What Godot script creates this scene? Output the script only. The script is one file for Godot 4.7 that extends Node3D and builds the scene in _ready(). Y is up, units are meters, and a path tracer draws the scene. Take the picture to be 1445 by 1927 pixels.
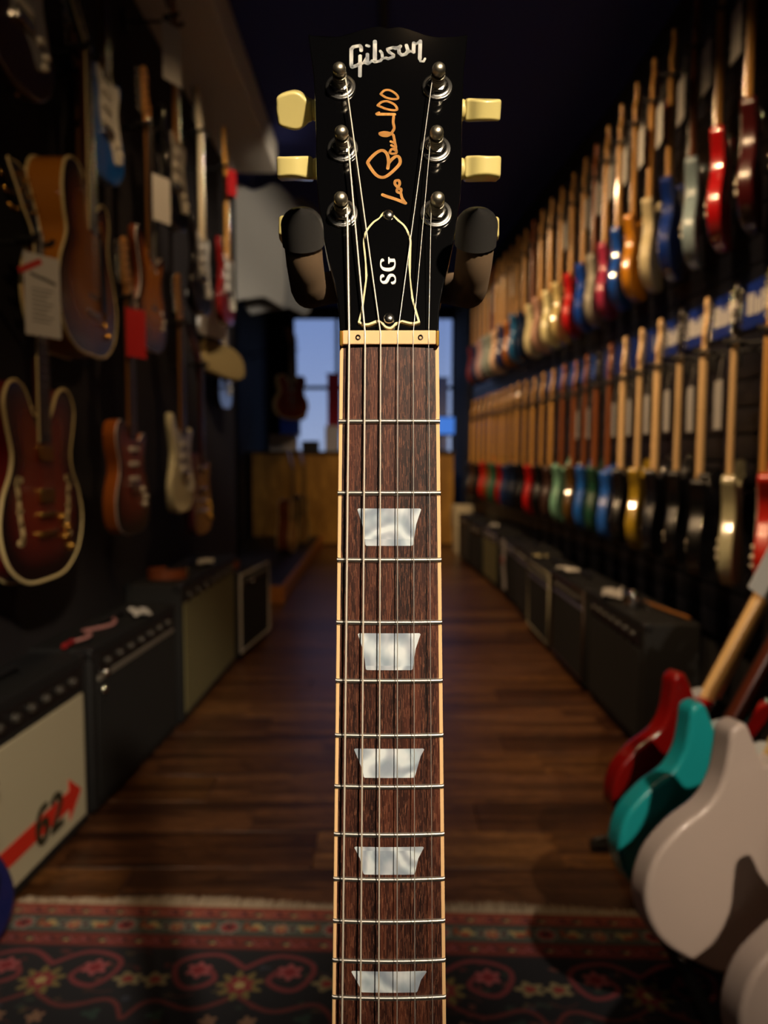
extends Node3D

# ------------------------------------------------------------------ mesh tools
class Shape:
	var v := PackedVector3Array()
	var n := PackedVector3Array()
	var t := PackedVector2Array()
	var c := PackedColorArray()
	var xf := Transform3D.IDENTITY
	var tint := Color.WHITE

	func tri(a: Vector3, b: Vector3, d: Vector3, na: Vector3, nb: Vector3, nd: Vector3, ua := Vector2.ZERO, ub := Vector2.ZERO, ud := Vector2.ZERO, ca := Color(-1, 0, 0), cb := Color(-1, 0, 0), cd := Color(-1, 0, 0)) -> void:
		var m := xf.basis
		var g := (m * (b - a)).cross(m * (d - a))
		var order := [[a, na, ua, ca], [b, nb, ub, cb], [d, nd, ud, cd]]
		if g.dot(m * (na + nb + nd)) > 0.0:
			order = [order[0], order[2], order[1]]
		for k in order:
			v.append(xf * (k[0] as Vector3))
			n.append((m * (k[1] as Vector3)).normalized())
			t.append(k[2])
			c.append(tint if (k[3] as Color).r < 0.0 else k[3])

	func quad(a: Vector3, b: Vector3, d: Vector3, e: Vector3, na: Vector3, nb: Vector3, nd: Vector3, ne: Vector3, ua := Vector2.ZERO, ub := Vector2.ZERO, ud := Vector2.ZERO, ue := Vector2.ZERO) -> void:
		tri(a, b, d, na, nb, nd, ua, ub, ud)
		tri(a, d, e, na, nd, ne, ua, ud, ue)

	func flat(a: Vector3, b: Vector3, d: Vector3, e: Vector3, nn: Vector3) -> void:
		quad(a, b, d, e, nn, nn, nn, nn, Vector2(0, 0), Vector2(1, 0), Vector2(1, 1), Vector2(0, 1))

	# outline in xy, extruded along z with rounded rims
	func prism(o: PackedVector2Array, z0: float, z1: float, bevel := 0.0, seg := 3, rings := [], cut := false) -> void:
		var cnt := o.size()
		var area := 0.0
		for i in cnt:
			area += o[i].cross(o[(i + 1) % cnt])
		var p := o.duplicate()
		if area < 0.0:
			p.reverse()
		var out := PackedVector2Array()
		for i in cnt:
			var e1 := (p[i] - p[(i + cnt - 1) % cnt]).normalized()
			var e2 := (p[(i + 1) % cnt] - p[i]).normalized()
			var m := (Vector2(e1.y, -e1.x) + Vector2(e2.y, -e2.x))
			out.append(m.normalized() if m.length() > 0.01 else Vector2(e1.y, -e1.x))
		var rows := []
		if bevel <= 0.0:
			rows = [[0.0, z0, 1.0, 0.0], [0.0, z1, 1.0, 0.0]]
		else:
			for k in seg + 1:
				var a := PI / 2 * k / seg
				rows.append([bevel * (1 - sin(a)), z0 + bevel * (1 - cos(a)), sin(a), -cos(a)])
			for k in seg + 1:
				var a := PI / 2 * (seg - k) / seg
				rows.append([bevel * (1 - sin(a)), z1 - bevel * (1 - cos(a)), sin(a), cos(a)])
		for k in rows.size() - 1:
			var r: Array = rows[k]
			var s: Array = rows[k + 1]
			for i in cnt:
				var j := (i + 1) % cnt
				var ni := out[i]
				var nj := out[j]
				if p[i].distance_to(p[j]) < 1e-7:
					continue
				if bevel <= 0.0 or out[i].dot(out[j]) < 0.5:
					var e := (p[j] - p[i]).normalized()
					ni = Vector2(e.y, -e.x)
					nj = ni
				var a := p[i] - out[i] * float(r[0])
				var b := p[j] - out[j] * float(r[0])
				var d := p[j] - out[j] * float(s[0])
				var e2 := p[i] - out[i] * float(s[0])
				var ga: float = rib(a) if cut and k <= seg else 0.0
				var gb: float = rib(b) if cut and k <= seg else 0.0
				var gd: float = rib(d) if cut and k + 1 <= seg else 0.0
				var ge: float = rib(e2) if cut and k + 1 <= seg else 0.0
				quad(Vector3(a.x, a.y, r[1] + ga), Vector3(b.x, b.y, r[1] + gb), Vector3(d.x, d.y, s[1] + gd), Vector3(e2.x, e2.y, s[1] + ge),
					Vector3(ni.x * r[2], ni.y * r[2], r[3]), Vector3(nj.x * r[2], nj.y * r[2], r[3]), Vector3(nj.x * s[2], nj.y * s[2], s[3]), Vector3(ni.x * s[2], ni.y * s[2], s[3]), a, b, d, e2)
		var inner := PackedVector2Array()
		for i in cnt:
			inner.append(p[i] - out[i] * bevel)
		var ix := Geometry2D.triangulate_polygon(inner)
		if ix.is_empty():
			inner = p
			ix = Geometry2D.triangulate_polygon(p)
		for side in 2:
			var z := z0 if side == 0 else z1
			var nn := Vector3(0, 0, -1 if side == 0 else 1)
			if side == 1 and rings.size():
				cap_rings(inner, z1, rings)
				continue
			if side == 0 and cut:
				cap_grid(inner, z0)
				continue
			for k in range(0, ix.size(), 3):
				var a := inner[ix[k]]
				var b := inner[ix[k + 1]]
				var d := inner[ix[k + 2]]
				tri(Vector3(a.x, a.y, z), Vector3(b.x, b.y, z), Vector3(d.x, d.y, z), nn, nn, nn, a, b, d)

	# the rib cut on the bass side of a solid guitar's back
	func rib(q: Vector2) -> float:
		return 0.017 * smoothstep(0.015, 0.15, -q.x - 0.35 * absf(q.y + 0.55) + 0.02)

	func rib_normal(q: Vector2) -> Vector3:
		var h := 0.002
		return Vector3((rib(q + Vector2(h, 0)) - rib(q - Vector2(h, 0))) / (2 * h), (rib(q + Vector2(0, h)) - rib(q - Vector2(0, h))) / (2 * h), -1).normalized()

	func cap_grid(p: PackedVector2Array, z: float) -> void:
		var box2 := Rect2(p[0], Vector2.ZERO)
		for q in p:
			box2 = box2.expand(q)
		var nx := 18
		var ny := 22
		for i in nx:
			for j in ny:
				var a := box2.position + box2.size * Vector2(float(i) / nx, float(j) / ny)
				var b := box2.position + box2.size * Vector2(float(i + 1) / nx, float(j + 1) / ny)
				for pg in Geometry2D.intersect_polygons(p, PackedVector2Array([a, Vector2(b.x, a.y), b, Vector2(a.x, b.y)])):
					var ix := Geometry2D.triangulate_polygon(pg)
					for k in range(0, ix.size(), 3):
						var q := []
						for e in 3:
							var w: Vector2 = pg[ix[k + e]]
							q.append([Vector3(w.x, w.y, z + rib(w)), rib_normal(w), w])
						tri(q[0][0], q[1][0], q[2][0], q[0][1], q[1][1], q[2][1], q[0][2], q[1][2], q[2][2])

	# a lid of nested rings; each ring is [scale about the middle, colour, lift]
	func cap_rings(p: PackedVector2Array, z: float, rings: Array) -> void:
		var mid := Vector2.ZERO
		for q in p:
			mid += q / p.size()
		for k in rings.size():
			var r: Array = rings[k]
			var last: bool = k == rings.size() - 1
			var s: Array = rings[k] if last else rings[k + 1]
			for i in p.size():
				var a := mid + (p[i] - mid) * float(r[0])
				var b := mid + (p[(i + 1) % p.size()] - mid) * float(r[0])
				var up := Vector3(0, 0, 1)
				if last:
					tri(Vector3(a.x, a.y, z + r[2]), Vector3(b.x, b.y, z + r[2]), Vector3(mid.x, mid.y, z + r[2]), up, up, up, a, b, mid, r[1], r[1], r[1])
				else:
					var d := mid + (p[(i + 1) % p.size()] - mid) * float(s[0])
					var e := mid + (p[i] - mid) * float(s[0])
					tri(Vector3(a.x, a.y, z + r[2]), Vector3(b.x, b.y, z + r[2]), Vector3(d.x, d.y, z + s[2]), up, up, up, a, b, d, r[1], r[1], s[1])
					tri(Vector3(a.x, a.y, z + r[2]), Vector3(d.x, d.y, z + s[2]), Vector3(e.x, e.y, z + s[2]), up, up, up, a, d, e, r[1], s[1], s[1])

	func box(at: Vector3, size: Vector3, bevel := 0.0) -> void:
		var h := size / 2
		var keep := xf
		xf = xf * Transform3D(Basis(), at)
		if bevel > 0.0:
			prism(Shape.rounded(size.x, size.y, bevel), -h.z, h.z, bevel, 2)
		else:
			prism(PackedVector2Array([Vector2(-h.x, -h.y), Vector2(h.x, -h.y), Vector2(h.x, h.y), Vector2(-h.x, h.y)]), -h.z, h.z)
		xf = keep

	static func rounded(w: float, h: float, r: float, seg := 3) -> PackedVector2Array:
		var o := PackedVector2Array()
		for q in 4:
			var cx := (w / 2 - r) * (1 if q == 0 or q == 3 else -1)
			var cy := (h / 2 - r) * (1 if q < 2 else -1)
			for k in seg + 1:
				var a := PI / 2 * (q + float(k) / seg)
				o.append(Vector2(cx + r * cos(a), cy + r * sin(a)))
		return o

	static func smooth(p: PackedVector2Array, per := 4, sharp := []) -> PackedVector2Array:
		var o := PackedVector2Array()
		var m := p.size()
		for i in m:
			var p0 := p[(i + m - 1) % m]
			var p1 := p[i]
			var p2 := p[(i + 1) % m]
			var p3 := p[(i + 2) % m]
			if i in sharp:
				p0 = p1
			if (i + 1) % m in sharp:
				p3 = p2
			for k in per:
				o.append(p1.cubic_interpolate(p2, p0, p3, float(k) / per))
		return o

	static func pts(a: Array, s := 1.0) -> PackedVector2Array:
		var o := PackedVector2Array()
		for i in range(0, a.size(), 2):
			o.append(Vector2(a[i], a[i + 1]) * s)
		return o

	# profile of (radius, height) turned about y
	func lathe(prof: Array, sides := 16) -> void:
		var m := prof.size()
		var nr := []
		for i in m:
			var a: Vector2 = prof[maxi(i - 1, 0)]
			var b: Vector2 = prof[mini(i + 1, m - 1)]
			var d := b - a
			nr.append(Vector2(d.y, -d.x).normalized())
		for i in m - 1:
			var p: Vector2 = prof[i]
			var q: Vector2 = prof[i + 1]
			var np: Vector2 = nr[i]
			var nq: Vector2 = nr[i + 1]
			if p.distance_to(q) < 1e-8:
				continue
			for k in sides:
				var a := TAU * k / sides
				var b := TAU * (k + 1) / sides
				var da := Vector3(cos(a), 0, sin(a))
				var db := Vector3(cos(b), 0, sin(b))
				quad(da * p.x + Vector3(0, p.y, 0), db * p.x + Vector3(0, p.y, 0), db * q.x + Vector3(0, q.y, 0), da * q.x + Vector3(0, q.y, 0),
					da * np.x + Vector3(0, np.y, 0), db * np.x + Vector3(0, np.y, 0), db * nq.x + Vector3(0, nq.y, 0), da * nq.x + Vector3(0, nq.y, 0),
					Vector2(float(k) / sides, p.y), Vector2(float(k + 1) / sides, p.y), Vector2(float(k + 1) / sides, q.y), Vector2(float(k) / sides, q.y))

	func cylinder(a: Vector3, b: Vector3, r: float, sides := 12, r2 := -1.0) -> void:
		tube([a, b], [r, r if r2 < 0.0 else r2], sides)

	func tube(path: Array, radii: Array, sides := 8, caps := true) -> void:
		var m := path.size()
		var side := Vector3.ZERO
		var rings := []
		for i in m:
			var d: Vector3 = ((path[mini(i + 1, m - 1)] as Vector3) - (path[maxi(i - 1, 0)] as Vector3)).normalized()
			if side == Vector3.ZERO:
				side = d.cross(Vector3.UP if absf(d.y) < 0.9 else Vector3.RIGHT).normalized()
			side = (side - d * side.dot(d)).normalized()
			var up := d.cross(side)
			var ring := []
			for k in sides:
				var a := TAU * k / sides
				ring.append(side * cos(a) + up * sin(a))
			rings.append([path[i], ring, radii[mini(i, radii.size() - 1)], d])
		for i in m - 1:
			for k in sides:
				var j := (k + 1) % sides
				var n0: Vector3 = rings[i][1][k]
				var n1: Vector3 = rings[i][1][j]
				var n2: Vector3 = rings[i + 1][1][j]
				var n3: Vector3 = rings[i + 1][1][k]
				quad(rings[i][0] + n0 * rings[i][2], rings[i][0] + n1 * rings[i][2], rings[i + 1][0] + n2 * rings[i + 1][2], rings[i + 1][0] + n3 * rings[i + 1][2], n0, n1, n2, n3,
					Vector2(float(k) / sides, i), Vector2(float(k + 1) / sides, i), Vector2(float(k + 1) / sides, i + 1), Vector2(float(k) / sides, i + 1))
		if caps:
			for e in [0, m - 1]:
				var nn: Vector3 = rings[e][3] * (-1.0 if e == 0 else 1.0)
				for k in sides:
					var j := (k + 1) % sides
					tri(rings[e][0], rings[e][0] + rings[e][1][k] * rings[e][2], rings[e][0] + rings[e][1][j] * rings[e][2], nn, nn, nn)

	# a flat stroke with round ends, lying in xy
	func stroke(p: PackedVector2Array, w: float, z0: float, z1: float) -> void:
		for i in p.size() - 1:
			var a := p[i]
			var b := p[i + 1]
			var g := (b - a).angle()
			var o := PackedVector2Array()
			for k in 7:
				o.append(b + Vector2.from_angle(g - PI / 2 + PI * k / 6) * w / 2)
			for k in 7:
				o.append(a + Vector2.from_angle(g + PI / 2 + PI * k / 6) * w / 2)
			prism(o, z0, z1)

	func done() -> ArrayMesh:
		var a := []
		a.resize(Mesh.ARRAY_MAX)
		a[Mesh.ARRAY_VERTEX] = v
		a[Mesh.ARRAY_NORMAL] = n
		a[Mesh.ARRAY_TEX_UV] = t
		a[Mesh.ARRAY_COLOR] = c
		var m := ArrayMesh.new()
		m.add_surface_from_arrays(Mesh.PRIMITIVE_TRIANGLES, a)
		return m

# ------------------------------------------------------------------ nodes
var names := {}
var mats := {}
var cache := {}
var rng := RandomNumberGenerator.new()

func numbered(called: String) -> String:
	var k: int = names.get(called, 0)
	names[called] = k + 1
	return called if k == 0 else "%s_%03d" % [called, k]

func thing(called: String, label: String, category: String, at := Vector3.ZERO, group := "") -> Node3D:
	var o := Node3D.new()
	o.name = numbered(called)
	add_child(o)
	o.position = at
	o.set_meta("label", label)
	o.set_meta("category", category)
	if group:
		o.set_meta("group", group)
	return o

func part(called: String, mesh: Mesh, m: Material, parent: Node, label := "") -> MeshInstance3D:
	var o := MeshInstance3D.new()
	o.name = called
	o.mesh = mesh
	o.material_override = m
	parent.add_child(o, true)
	if label:
		o.set_meta("label", label)
	return o

func structure(called: String, mesh: Mesh, m: Material, label := "") -> MeshInstance3D:
	var o := MeshInstance3D.new()
	o.name = called
	o.mesh = mesh
	o.material_override = m
	add_child(o, true)
	o.set_meta("kind", "structure")
	if label:
		o.set_meta("label", label)
	return o

func mat(color: Color, rough := 0.5, metal := 0.0, coat := 0.0) -> StandardMaterial3D:
	var key := "%s %.2f %.2f %.2f" % [color.to_html(), rough, metal, coat]
	if not mats.has(key):
		var m := StandardMaterial3D.new()
		m.albedo_color = color
		m.roughness = rough
		m.metallic = metal
		if coat > 0.0:
			m.clearcoat_enabled = true
			m.clearcoat = coat
			m.clearcoat_roughness = 0.06
		mats[key] = m
	return mats[key]

func hex(s: String) -> Color:
	return Color.html(s)

func box_mesh(size: Vector3, bevel := 0.0) -> ArrayMesh:
	var key := "box%.4f,%.4f,%.4f,%.4f" % [size.x, size.y, size.z, bevel]
	if not cache.has(key):
		var s := Shape.new()
		s.box(Vector3.ZERO, size, bevel)
		cache[key] = s.done()
	return cache[key]

# ------------------------------------------------------------------ textures
func noise(freq: float, sd: int, oct := 3) -> FastNoiseLite:
	var f := FastNoiseLite.new()
	f.seed = sd
	f.frequency = freq
	f.fractal_octaves = oct
	f.noise_type = FastNoiseLite.TYPE_SIMPLEX_SMOOTH
	return f

# streaky wood: grain runs along the picture's height
func wood(w: int, h: int, dark: Color, light: Color, sd: int, stretch := 9.0, pores := 0.0, pore := Color.BLACK) -> ImageTexture:
	var im := Image.create(w, h, false, Image.FORMAT_RGB8)
	var a := noise(0.02, sd)
	var b := noise(0.09, sd + 1, 2)
	var p := noise(0.35, sd + 2, 1)
	for y in h:
		for x in w:
			var yy := y / stretch
			var g := 0.5 + 0.75 * a.get_noise_2d(x, yy) + 0.4 * b.get_noise_2d(x * 1.6, yy * 0.6)
			var col := dark.lerp(light, clampf(g, 0, 1))
			if pores > 0.0 and p.get_noise_2d(x * 1.4, y * 0.09) > pores:
				col = col.lerp(pore, 0.75)
			im.set_pixel(x, y, col)
	return ImageTexture.create_from_image(im)

func wood_mat(tex: Texture2D, rough: float, scale := Vector3.ONE, tint := Color.WHITE, coat := 0.0) -> StandardMaterial3D:
	var m := StandardMaterial3D.new()
	m.albedo_texture = tex
	m.albedo_color = tint
	m.roughness = rough
	m.uv1_scale = scale
	if coat > 0.0:
		m.clearcoat_enabled = true
		m.clearcoat = coat
		m.clearcoat_roughness = 0.1
	return m

func pearl(sd: int) -> ImageTexture:
	var im := Image.create(128, 128, false, Image.FORMAT_RGB8)
	var a := noise(0.007, sd, 2)
	var b := noise(0.025, sd + 5, 3)
	for y in 128:
		for x in 128:
			var wv := a.get_noise_2d(x, y * 0.7) * 14.0
			var f := 0.5 + 0.5 * sin(wv + x * 0.03 - y * 0.02)
			var g := 0.5 + 0.7 * b.get_noise_2d(x + wv * 2.0, y * 0.5)
			var col := hex("8e9ca8").lerp(hex("f4f4f2"), clampf(1.7 * (0.5 * f + 0.5 * g - 0.5) + 0.58, 0, 1))
			col = col.lerp(hex("8fa9b8"), 0.3 * clampf(1.0 - g, 0, 1)).lerp(hex("d8c2c8"), 0.25 * (1.0 - f))
			im.set_pixel(x, y, col)
	return ImageTexture.create_from_image(im)

func speckle(dark: Color, light: Color, sd: int) -> ImageTexture:
	var im := Image.create(128, 128, false, Image.FORMAT_RGB8)
	var a := noise(0.3, sd, 2)
	for y in 128:
		for x in 128:
			var weave := 0.25 * (((x / 2) + (y / 2)) % 2)
			im.set_pixel(x, y, dark.lerp(light, clampf(0.4 + weave + 0.5 * a.get_noise_2d(x, y), 0, 1)))
	return ImageTexture.create_from_image(im)

# ------------------------------------------------------------------ scene
const F := 1447.0
var sky_light: Color

func _ready() -> void:
	rng.seed = 41
	# camera: a phone's lens held at chest height just in front of the hanging guitar
	var cam := Camera3D.new()
	cam.name = "camera"
	add_child(cam)
	cam.position = Vector3(0, 1.05, 0)
	cam.rotation_degrees = Vector3(-4.17, 0, 0)
	var lens := CameraAttributesPhysical.new()
	lens.frustum_focal_length = 12.0 / (963.5 / F)
	lens.frustum_focus_distance = 0.362
	lens.frustum_near = 0.02
	lens.frustum_far = 60.0
	lens.exposure_aperture = lens.frustum_focal_length / 3.7
	cam.attributes = lens
	cam.fov = rad_to_deg(2.0 * atan(963.5 / F))
	cam.near = 0.02
	cam.far = 60.0
	cam.current = true
	# sky beyond the shop window
	var env := Environment.new()
	env.background_mode = Environment.BG_SKY
	var sky := Sky.new()
	var sm := ProceduralSkyMaterial.new()
	sm.sky_top_color = hex("5d8ae0")
	sm.sky_horizon_color = hex("b6c9f2")
	sm.ground_bottom_color = hex("6d7076")
	sm.ground_horizon_color = hex("aab4c4")
	sm.sky_energy_multiplier = 0.9
	sm.ground_energy_multiplier = 0.6
	sky.sky_material = sm
	env.sky = sky
	env.tonemap_mode = Environment.TONE_MAPPER_LINEAR
	env.tonemap_exposure = 1.0
	env.sdfgi_enabled = true
	env.ssao_enabled = true
	env.ssil_enabled = true
	var we := WorldEnvironment.new()
	we.name = "world_environment"
	we.environment = env
	add_child(we)
	build_lamps()
	build_room()
	build_floor()
	build_rug()
	build_hero()
	build_stand()
	build_right_wall()
	build_left_wall()
	build_rack()
	build_amps()
	build_far_end()
	build_clutter()

# ------------------------------------------------------------------ lamps
func track_lamp(at: Vector3, aim: Vector3, energy: float, color: Color, cone: float, label: String, size := 0.03) -> void:
	var t := thing("track_lamp", label, "lamp", at, "track lamps under the ceiling")
	var d := (aim - at).normalized()
	var b := Basis.looking_at(d, Vector3.UP if absf(d.y) < 0.95 else Vector3.RIGHT)
	var s := Shape.new()
	s.xf = Transform3D(b * Basis(Vector3.RIGHT, -PI / 2), Vector3.ZERO)
	# lathe about the aim: height grows towards the mouth
	s.lathe([Vector2(0.0, -0.08), Vector2(0.032, -0.08), Vector2(0.042, -0.07), Vector2(0.045, -0.05), Vector2(0.045, 0.068), Vector2(0.043, 0.07), Vector2(0.041, 0.066), Vector2(0.041, 0.0)], 20)
	part("housing", s.done(), mat(hex("0b0b0c"), 0.6), t)
	var g := Shape.new()
	g.xf = s.xf
	g.lathe([Vector2(0.0, 0.004), Vector2(0.036, 0.004), Vector2(0.04, 0.0)], 20)
	var glow := StandardMaterial3D.new()
	glow.albedo_color = Color.WHITE
	glow.emission_enabled = true
	glow.emission = color
	glow.emission_energy_multiplier = 6.0
	part("lamp_lens", g.done(), glow, t)
	var st := Shape.new()
	st.cylinder(Vector3(0, 0.03, 0), Vector3(0, 3.065 - at.y, 0), 0.009, 8)
	part("stem", st.done(), mat(hex("0b0b0c"), 0.6), t)
	var l := SpotLight3D.new()
	l.name = "lamp_light"
	t.add_child(l)
	l.position = d * 0.02
	l.basis = b
	l.light_color = color
	l.light_energy = energy
	l.light_size = size
	l.spot_angle = cone
	l.spot_angle_attenuation = 0.8
	l.spot_range = 25.0
	l.spot_attenuation = 2.0
	l.shadow_enabled = true

func build_lamps() -> void:
	var warm := Color(1.0, 0.83, 0.62)
	var soft := Color(1.0, 0.92, 0.81)
	# lights the hanging neck from behind the photographer's right shoulder
	track_lamp(Vector3(0.95, 2.6, 1.9), Vector3(0.0, 1.2, -0.4), 15.5, soft, 9.6, "black track lamp nearest the hanging neck, aimed at it", 0.07)
	# picks out the guitars in the floor rack
	track_lamp(Vector3(1.05, 2.75, 1.2), Vector3(0.72, 0.35, -1.75), 6.0, soft, 13, "black track lamp aimed at the floor rack")
	# lamps along the aisle that wash the slat wall
	var spots := [[0.1, -1.5, 1.15, 0.72, -2.9, 4.6, 36], [0.05, -2.9, 1.1, 1.3, -4.2, 3.0, 55], [0.0, -4.3, 1.0, 1.3, -5.6, 2.8, 46], [0.0, -5.8, 0.95, 1.3, -7.2, 2.6, 46]]
	var ord := ["first", "second", "third", "fourth"]
	for k in 4:
		var p: Array = spots[k]
		track_lamp(Vector3(p[0], 2.86, p[1]), Vector3(p[2], p[3], p[4]), p[5], warm, p[6], "black track lamp over the aisle aimed at the slat wall, %s of four" % ord[k])
	track_lamp(Vector3(0.1, 2.86, 0.35), Vector3(-0.95, 1.0, -1.95), 1.3, warm, 26, "black track lamp aimed at the arched hollow guitars")
	track_lamp(Vector3(-0.1, 2.86, -2.2), Vector3(-0.95, 1.1, -3.5), 0.9, warm, 34, "black track lamp aimed at the cream guitar on the dark wall")
	track_lamp(Vector3(0.15, 2.86, -2.5), Vector3(-0.9, 2.0, -4.3), 3.0, soft, 19, "black track lamp aimed at the white T-shirt on the dark wall")
	track_lamp(Vector3(0.1, 2.86, -4.0), Vector3(-0.85, 2.5, -5.6), 1.4, soft, 26, "added black track lamp brightening the hanging grey shirts")  # extra unseen lamp, added to lift the grey shirts out of the dark
	track_lamp(Vector3(-0.1, 2.86, -1.75), Vector3(-0.05, 0.0, -2.6), 0.65, warm, 36, "added black track lamp brightening the aisle floor from straight above")  # unseen lamp above the view, added so the floor gets enough light
	track_lamp(Vector3(0.1, 2.86, -6.6), Vector3(0.2, 0.8, -9.0), 2.2, warm, 30, "black track lamp aimed at the plywood counter")
	# a dim panel lamp over the shop behind the photographer
	var pn := thing("panel_lamp", "square white panel lamp on the ceiling behind the viewer", "lamp", Vector3(0.1, 3.07, 3.0))
	part("frame", box_mesh(Vector3(0.64, 0.05, 0.64), 0.004), mat(hex("c8c8c8"), 0.5), pn)
	var glow := StandardMaterial3D.new()
	glow.emission_enabled = true
	glow.emission = Color(1.0, 0.95, 0.88)
	glow.emission_energy_multiplier = 1.5
	part("lamp_diffuser", box_mesh(Vector3(0.58, 0.006, 0.58)), glow, pn).position = Vector3(0, -0.026, 0)
	var al := AreaLight3D.new()
	al.name = "panel_light"
	pn.add_child(al)
	al.position = Vector3(0, -0.035, 0)
	al.rotation_degrees = Vector3(-90, 0, 0)
	al.area_size = Vector2(0.58, 0.58)
	al.light_color = Color(1.0, 0.95, 0.88)
	al.light_energy = 0.6
	al.area_range = 20.0
	al.shadow_enabled = true
	var s := Shape.new()
	s.box(Vector3(0, 3.084, -2.3), Vector3(0.035, 0.03, 9.6), 0.004)
	var tr := thing("lighting_track", "thin black lighting track fixed along the ceiling", "track")
	part("rail", s.done(), mat(hex("0b0b0c"), 0.6), tr)

# ------------------------------------------------------------------ room
func slab(a: Vector3, b: Vector3) -> ArrayMesh:
	var s := Shape.new()
	s.box((a + b) / 2, (b - a).abs())
	return s.done()

func wall_run(called: String, a: Vector2, b: Vector2, out: Vector2, m: Material, h := 3.1) -> MeshInstance3D:
	var s := Shape.new()
	s.xf = Transform3D(Basis(Vector3.RIGHT, PI / 2), Vector3(0, h, 0))
	var o := PackedVector2Array([a, b, b + out, a + out])
	s.prism(o, 0.0, h)
	return structure(called, s.done(), m)

func build_room() -> void:
	var black := mat(hex("0d0b0c"), 0.85)
	var brown := mat(hex("171012"), 0.85)
	structure("floor", slab(Vector3(-1.75, -0.12, 3.5), Vector3(1.6, -0.014, -11.0)), mat(hex("1c130d"), 0.5))
	structure("ceiling", slab(Vector3(-1.75, 3.1, 3.5), Vector3(1.6, 3.22, -11.0)), mat(hex("35439a"), 0.8))
	wall_run("wall_left", Vector2(-1.02, 3.4), Vector2(-1.02, -5.4), Vector2(-0.1, 0), brown)
	wall_run("wall_left", Vector2(-1.02, -5.4), Vector2(-1.7, -5.4), Vector2(0, 0.1), brown)
	wall_run("wall_left", Vector2(-1.6, -5.4), Vector2(-1.6, -10.8), Vector2(-0.1, 0), brown)
	wall_run("wall_back", Vector2(-1.12, 3.4), Vector2(1.42, 3.4), Vector2(0, 0.1), black)
	var ra := wall_run("wall_right", Vector2(1.34, 3.4), Vector2(1.34, -4.6), Vector2(0.1, 0), black)
	var rb := wall_run("wall_right", Vector2(1.34, -4.6), Vector2(1.02, -9.0), Vector2(0.1, 0.007), black)
	wall_run("wall_right", Vector2(0.97, -8.9), Vector2(0.97, -10.8), Vector2(0.16, 0), black)
	# slats of the display wall
	var slat := mat(hex("14151d"), 0.45)
	var len_a := 6.2
	var len_b := Vector2(1.34, -4.6).distance_to(Vector2(1.02, -9.0))
	var ang := atan2(0.32, 4.4)
	for k in 26:
		var y := 0.38 + 0.1 * k
		var o := part("slat", box_mesh(Vector3(0.02, 0.092, len_a), 0.003), slat, ra)
		o.position = Vector3(1.33, y, -1.5)
		var q := part("slat", box_mesh(Vector3(0.02, 0.092, len_b), 0.003), slat, rb)
		q.position = Vector3(1.17, y, -6.8)
		q.rotation.y = ang
	# far wall with the shop window
	var far := Shape.new()
	var z := -10.85
	far.box(Vector3(-0.3, 0.4, z), Vector3(2.8, 0.8, 0.1))
	far.box(Vector3(-0.3, 3.05, z), Vector3(2.8, 0.1, 0.1))
	far.box(Vector3(-1.5, 1.9, z), Vector3(0.4, 2.2, 0.1))
	far.box(Vector3(1.06, 1.9, z), Vector3(0.12, 2.2, 0.1))
	structure("wall_far", far.done(), black)
	var win := Shape.new()
	for x in [-1.27, -0.65, -0.04, 0.5, 0.97]:
		win.box(Vector3(x, 1.9, z), Vector3(0.05, 2.2, 0.07), 0.004)
	for y in [0.83, 2.0, 2.97]:
		win.box(Vector3(-0.15, y, z), Vector3(2.28, 0.05, 0.06), 0.004)
	var w := structure("window_1", win.done(), mat(hex("3a3d44"), 0.5), "grey framed shop window")
	var glass := StandardMaterial3D.new()
	glass.albedo_color = Color(0.85, 0.92, 1.0, 0.08)
	glass.transparency = BaseMaterial3D.TRANSPARENCY_ALPHA
	glass.roughness = 0.03
	var xs := [-1.27, -0.65, -0.04, 0.5, 0.97]
	for k in 4:
		for r in 2:
			var p := part("pane", box_mesh(Vector3(xs[k + 1] - xs[k] - 0.04, 1.1 if r == 0 else 0.92, 0.006)), glass, w)
			p.position = Vector3((xs[k] + xs[k + 1]) / 2, 1.415 if r == 0 else 2.485, z)
	# added box; lamplight on the ceiling is put into its pale colour
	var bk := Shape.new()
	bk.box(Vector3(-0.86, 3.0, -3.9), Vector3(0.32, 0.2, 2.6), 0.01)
	structure("light_patch_1", bk.done(), mat(hex("ded9ce"), 0.8), "pale added box standing in for lamplight on the ceiling")
	# low plinth with a wooden edge
	var pl := Shape.new()
	pl.box(Vector3(-1.16, 0.058, -7.2), Vector3(0.84, 0.116, 3.5), 0.004)
	var plo := thing("plinth", "low black plinth edged with varnished wood along the aisle", "plinth")
	part("deck", pl.done(), mat(hex("1a1410"), 0.6), plo)
	var oak := mat(hex("a8672a"), 0.45)
	var e1 := Shape.new()
	e1.box(Vector3(-0.725, 0.0625, -7.2), Vector3(0.03, 0.125, 3.53), 0.004)
	part("edge_board", e1.done(), oak, plo)
	var e2 := Shape.new()
	e2.box(Vector3(-1.16, 0.0625, -5.437), Vector3(0.84, 0.125, 0.026), 0.004)
	part("edge_board", e2.done(), oak, plo)

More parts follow.
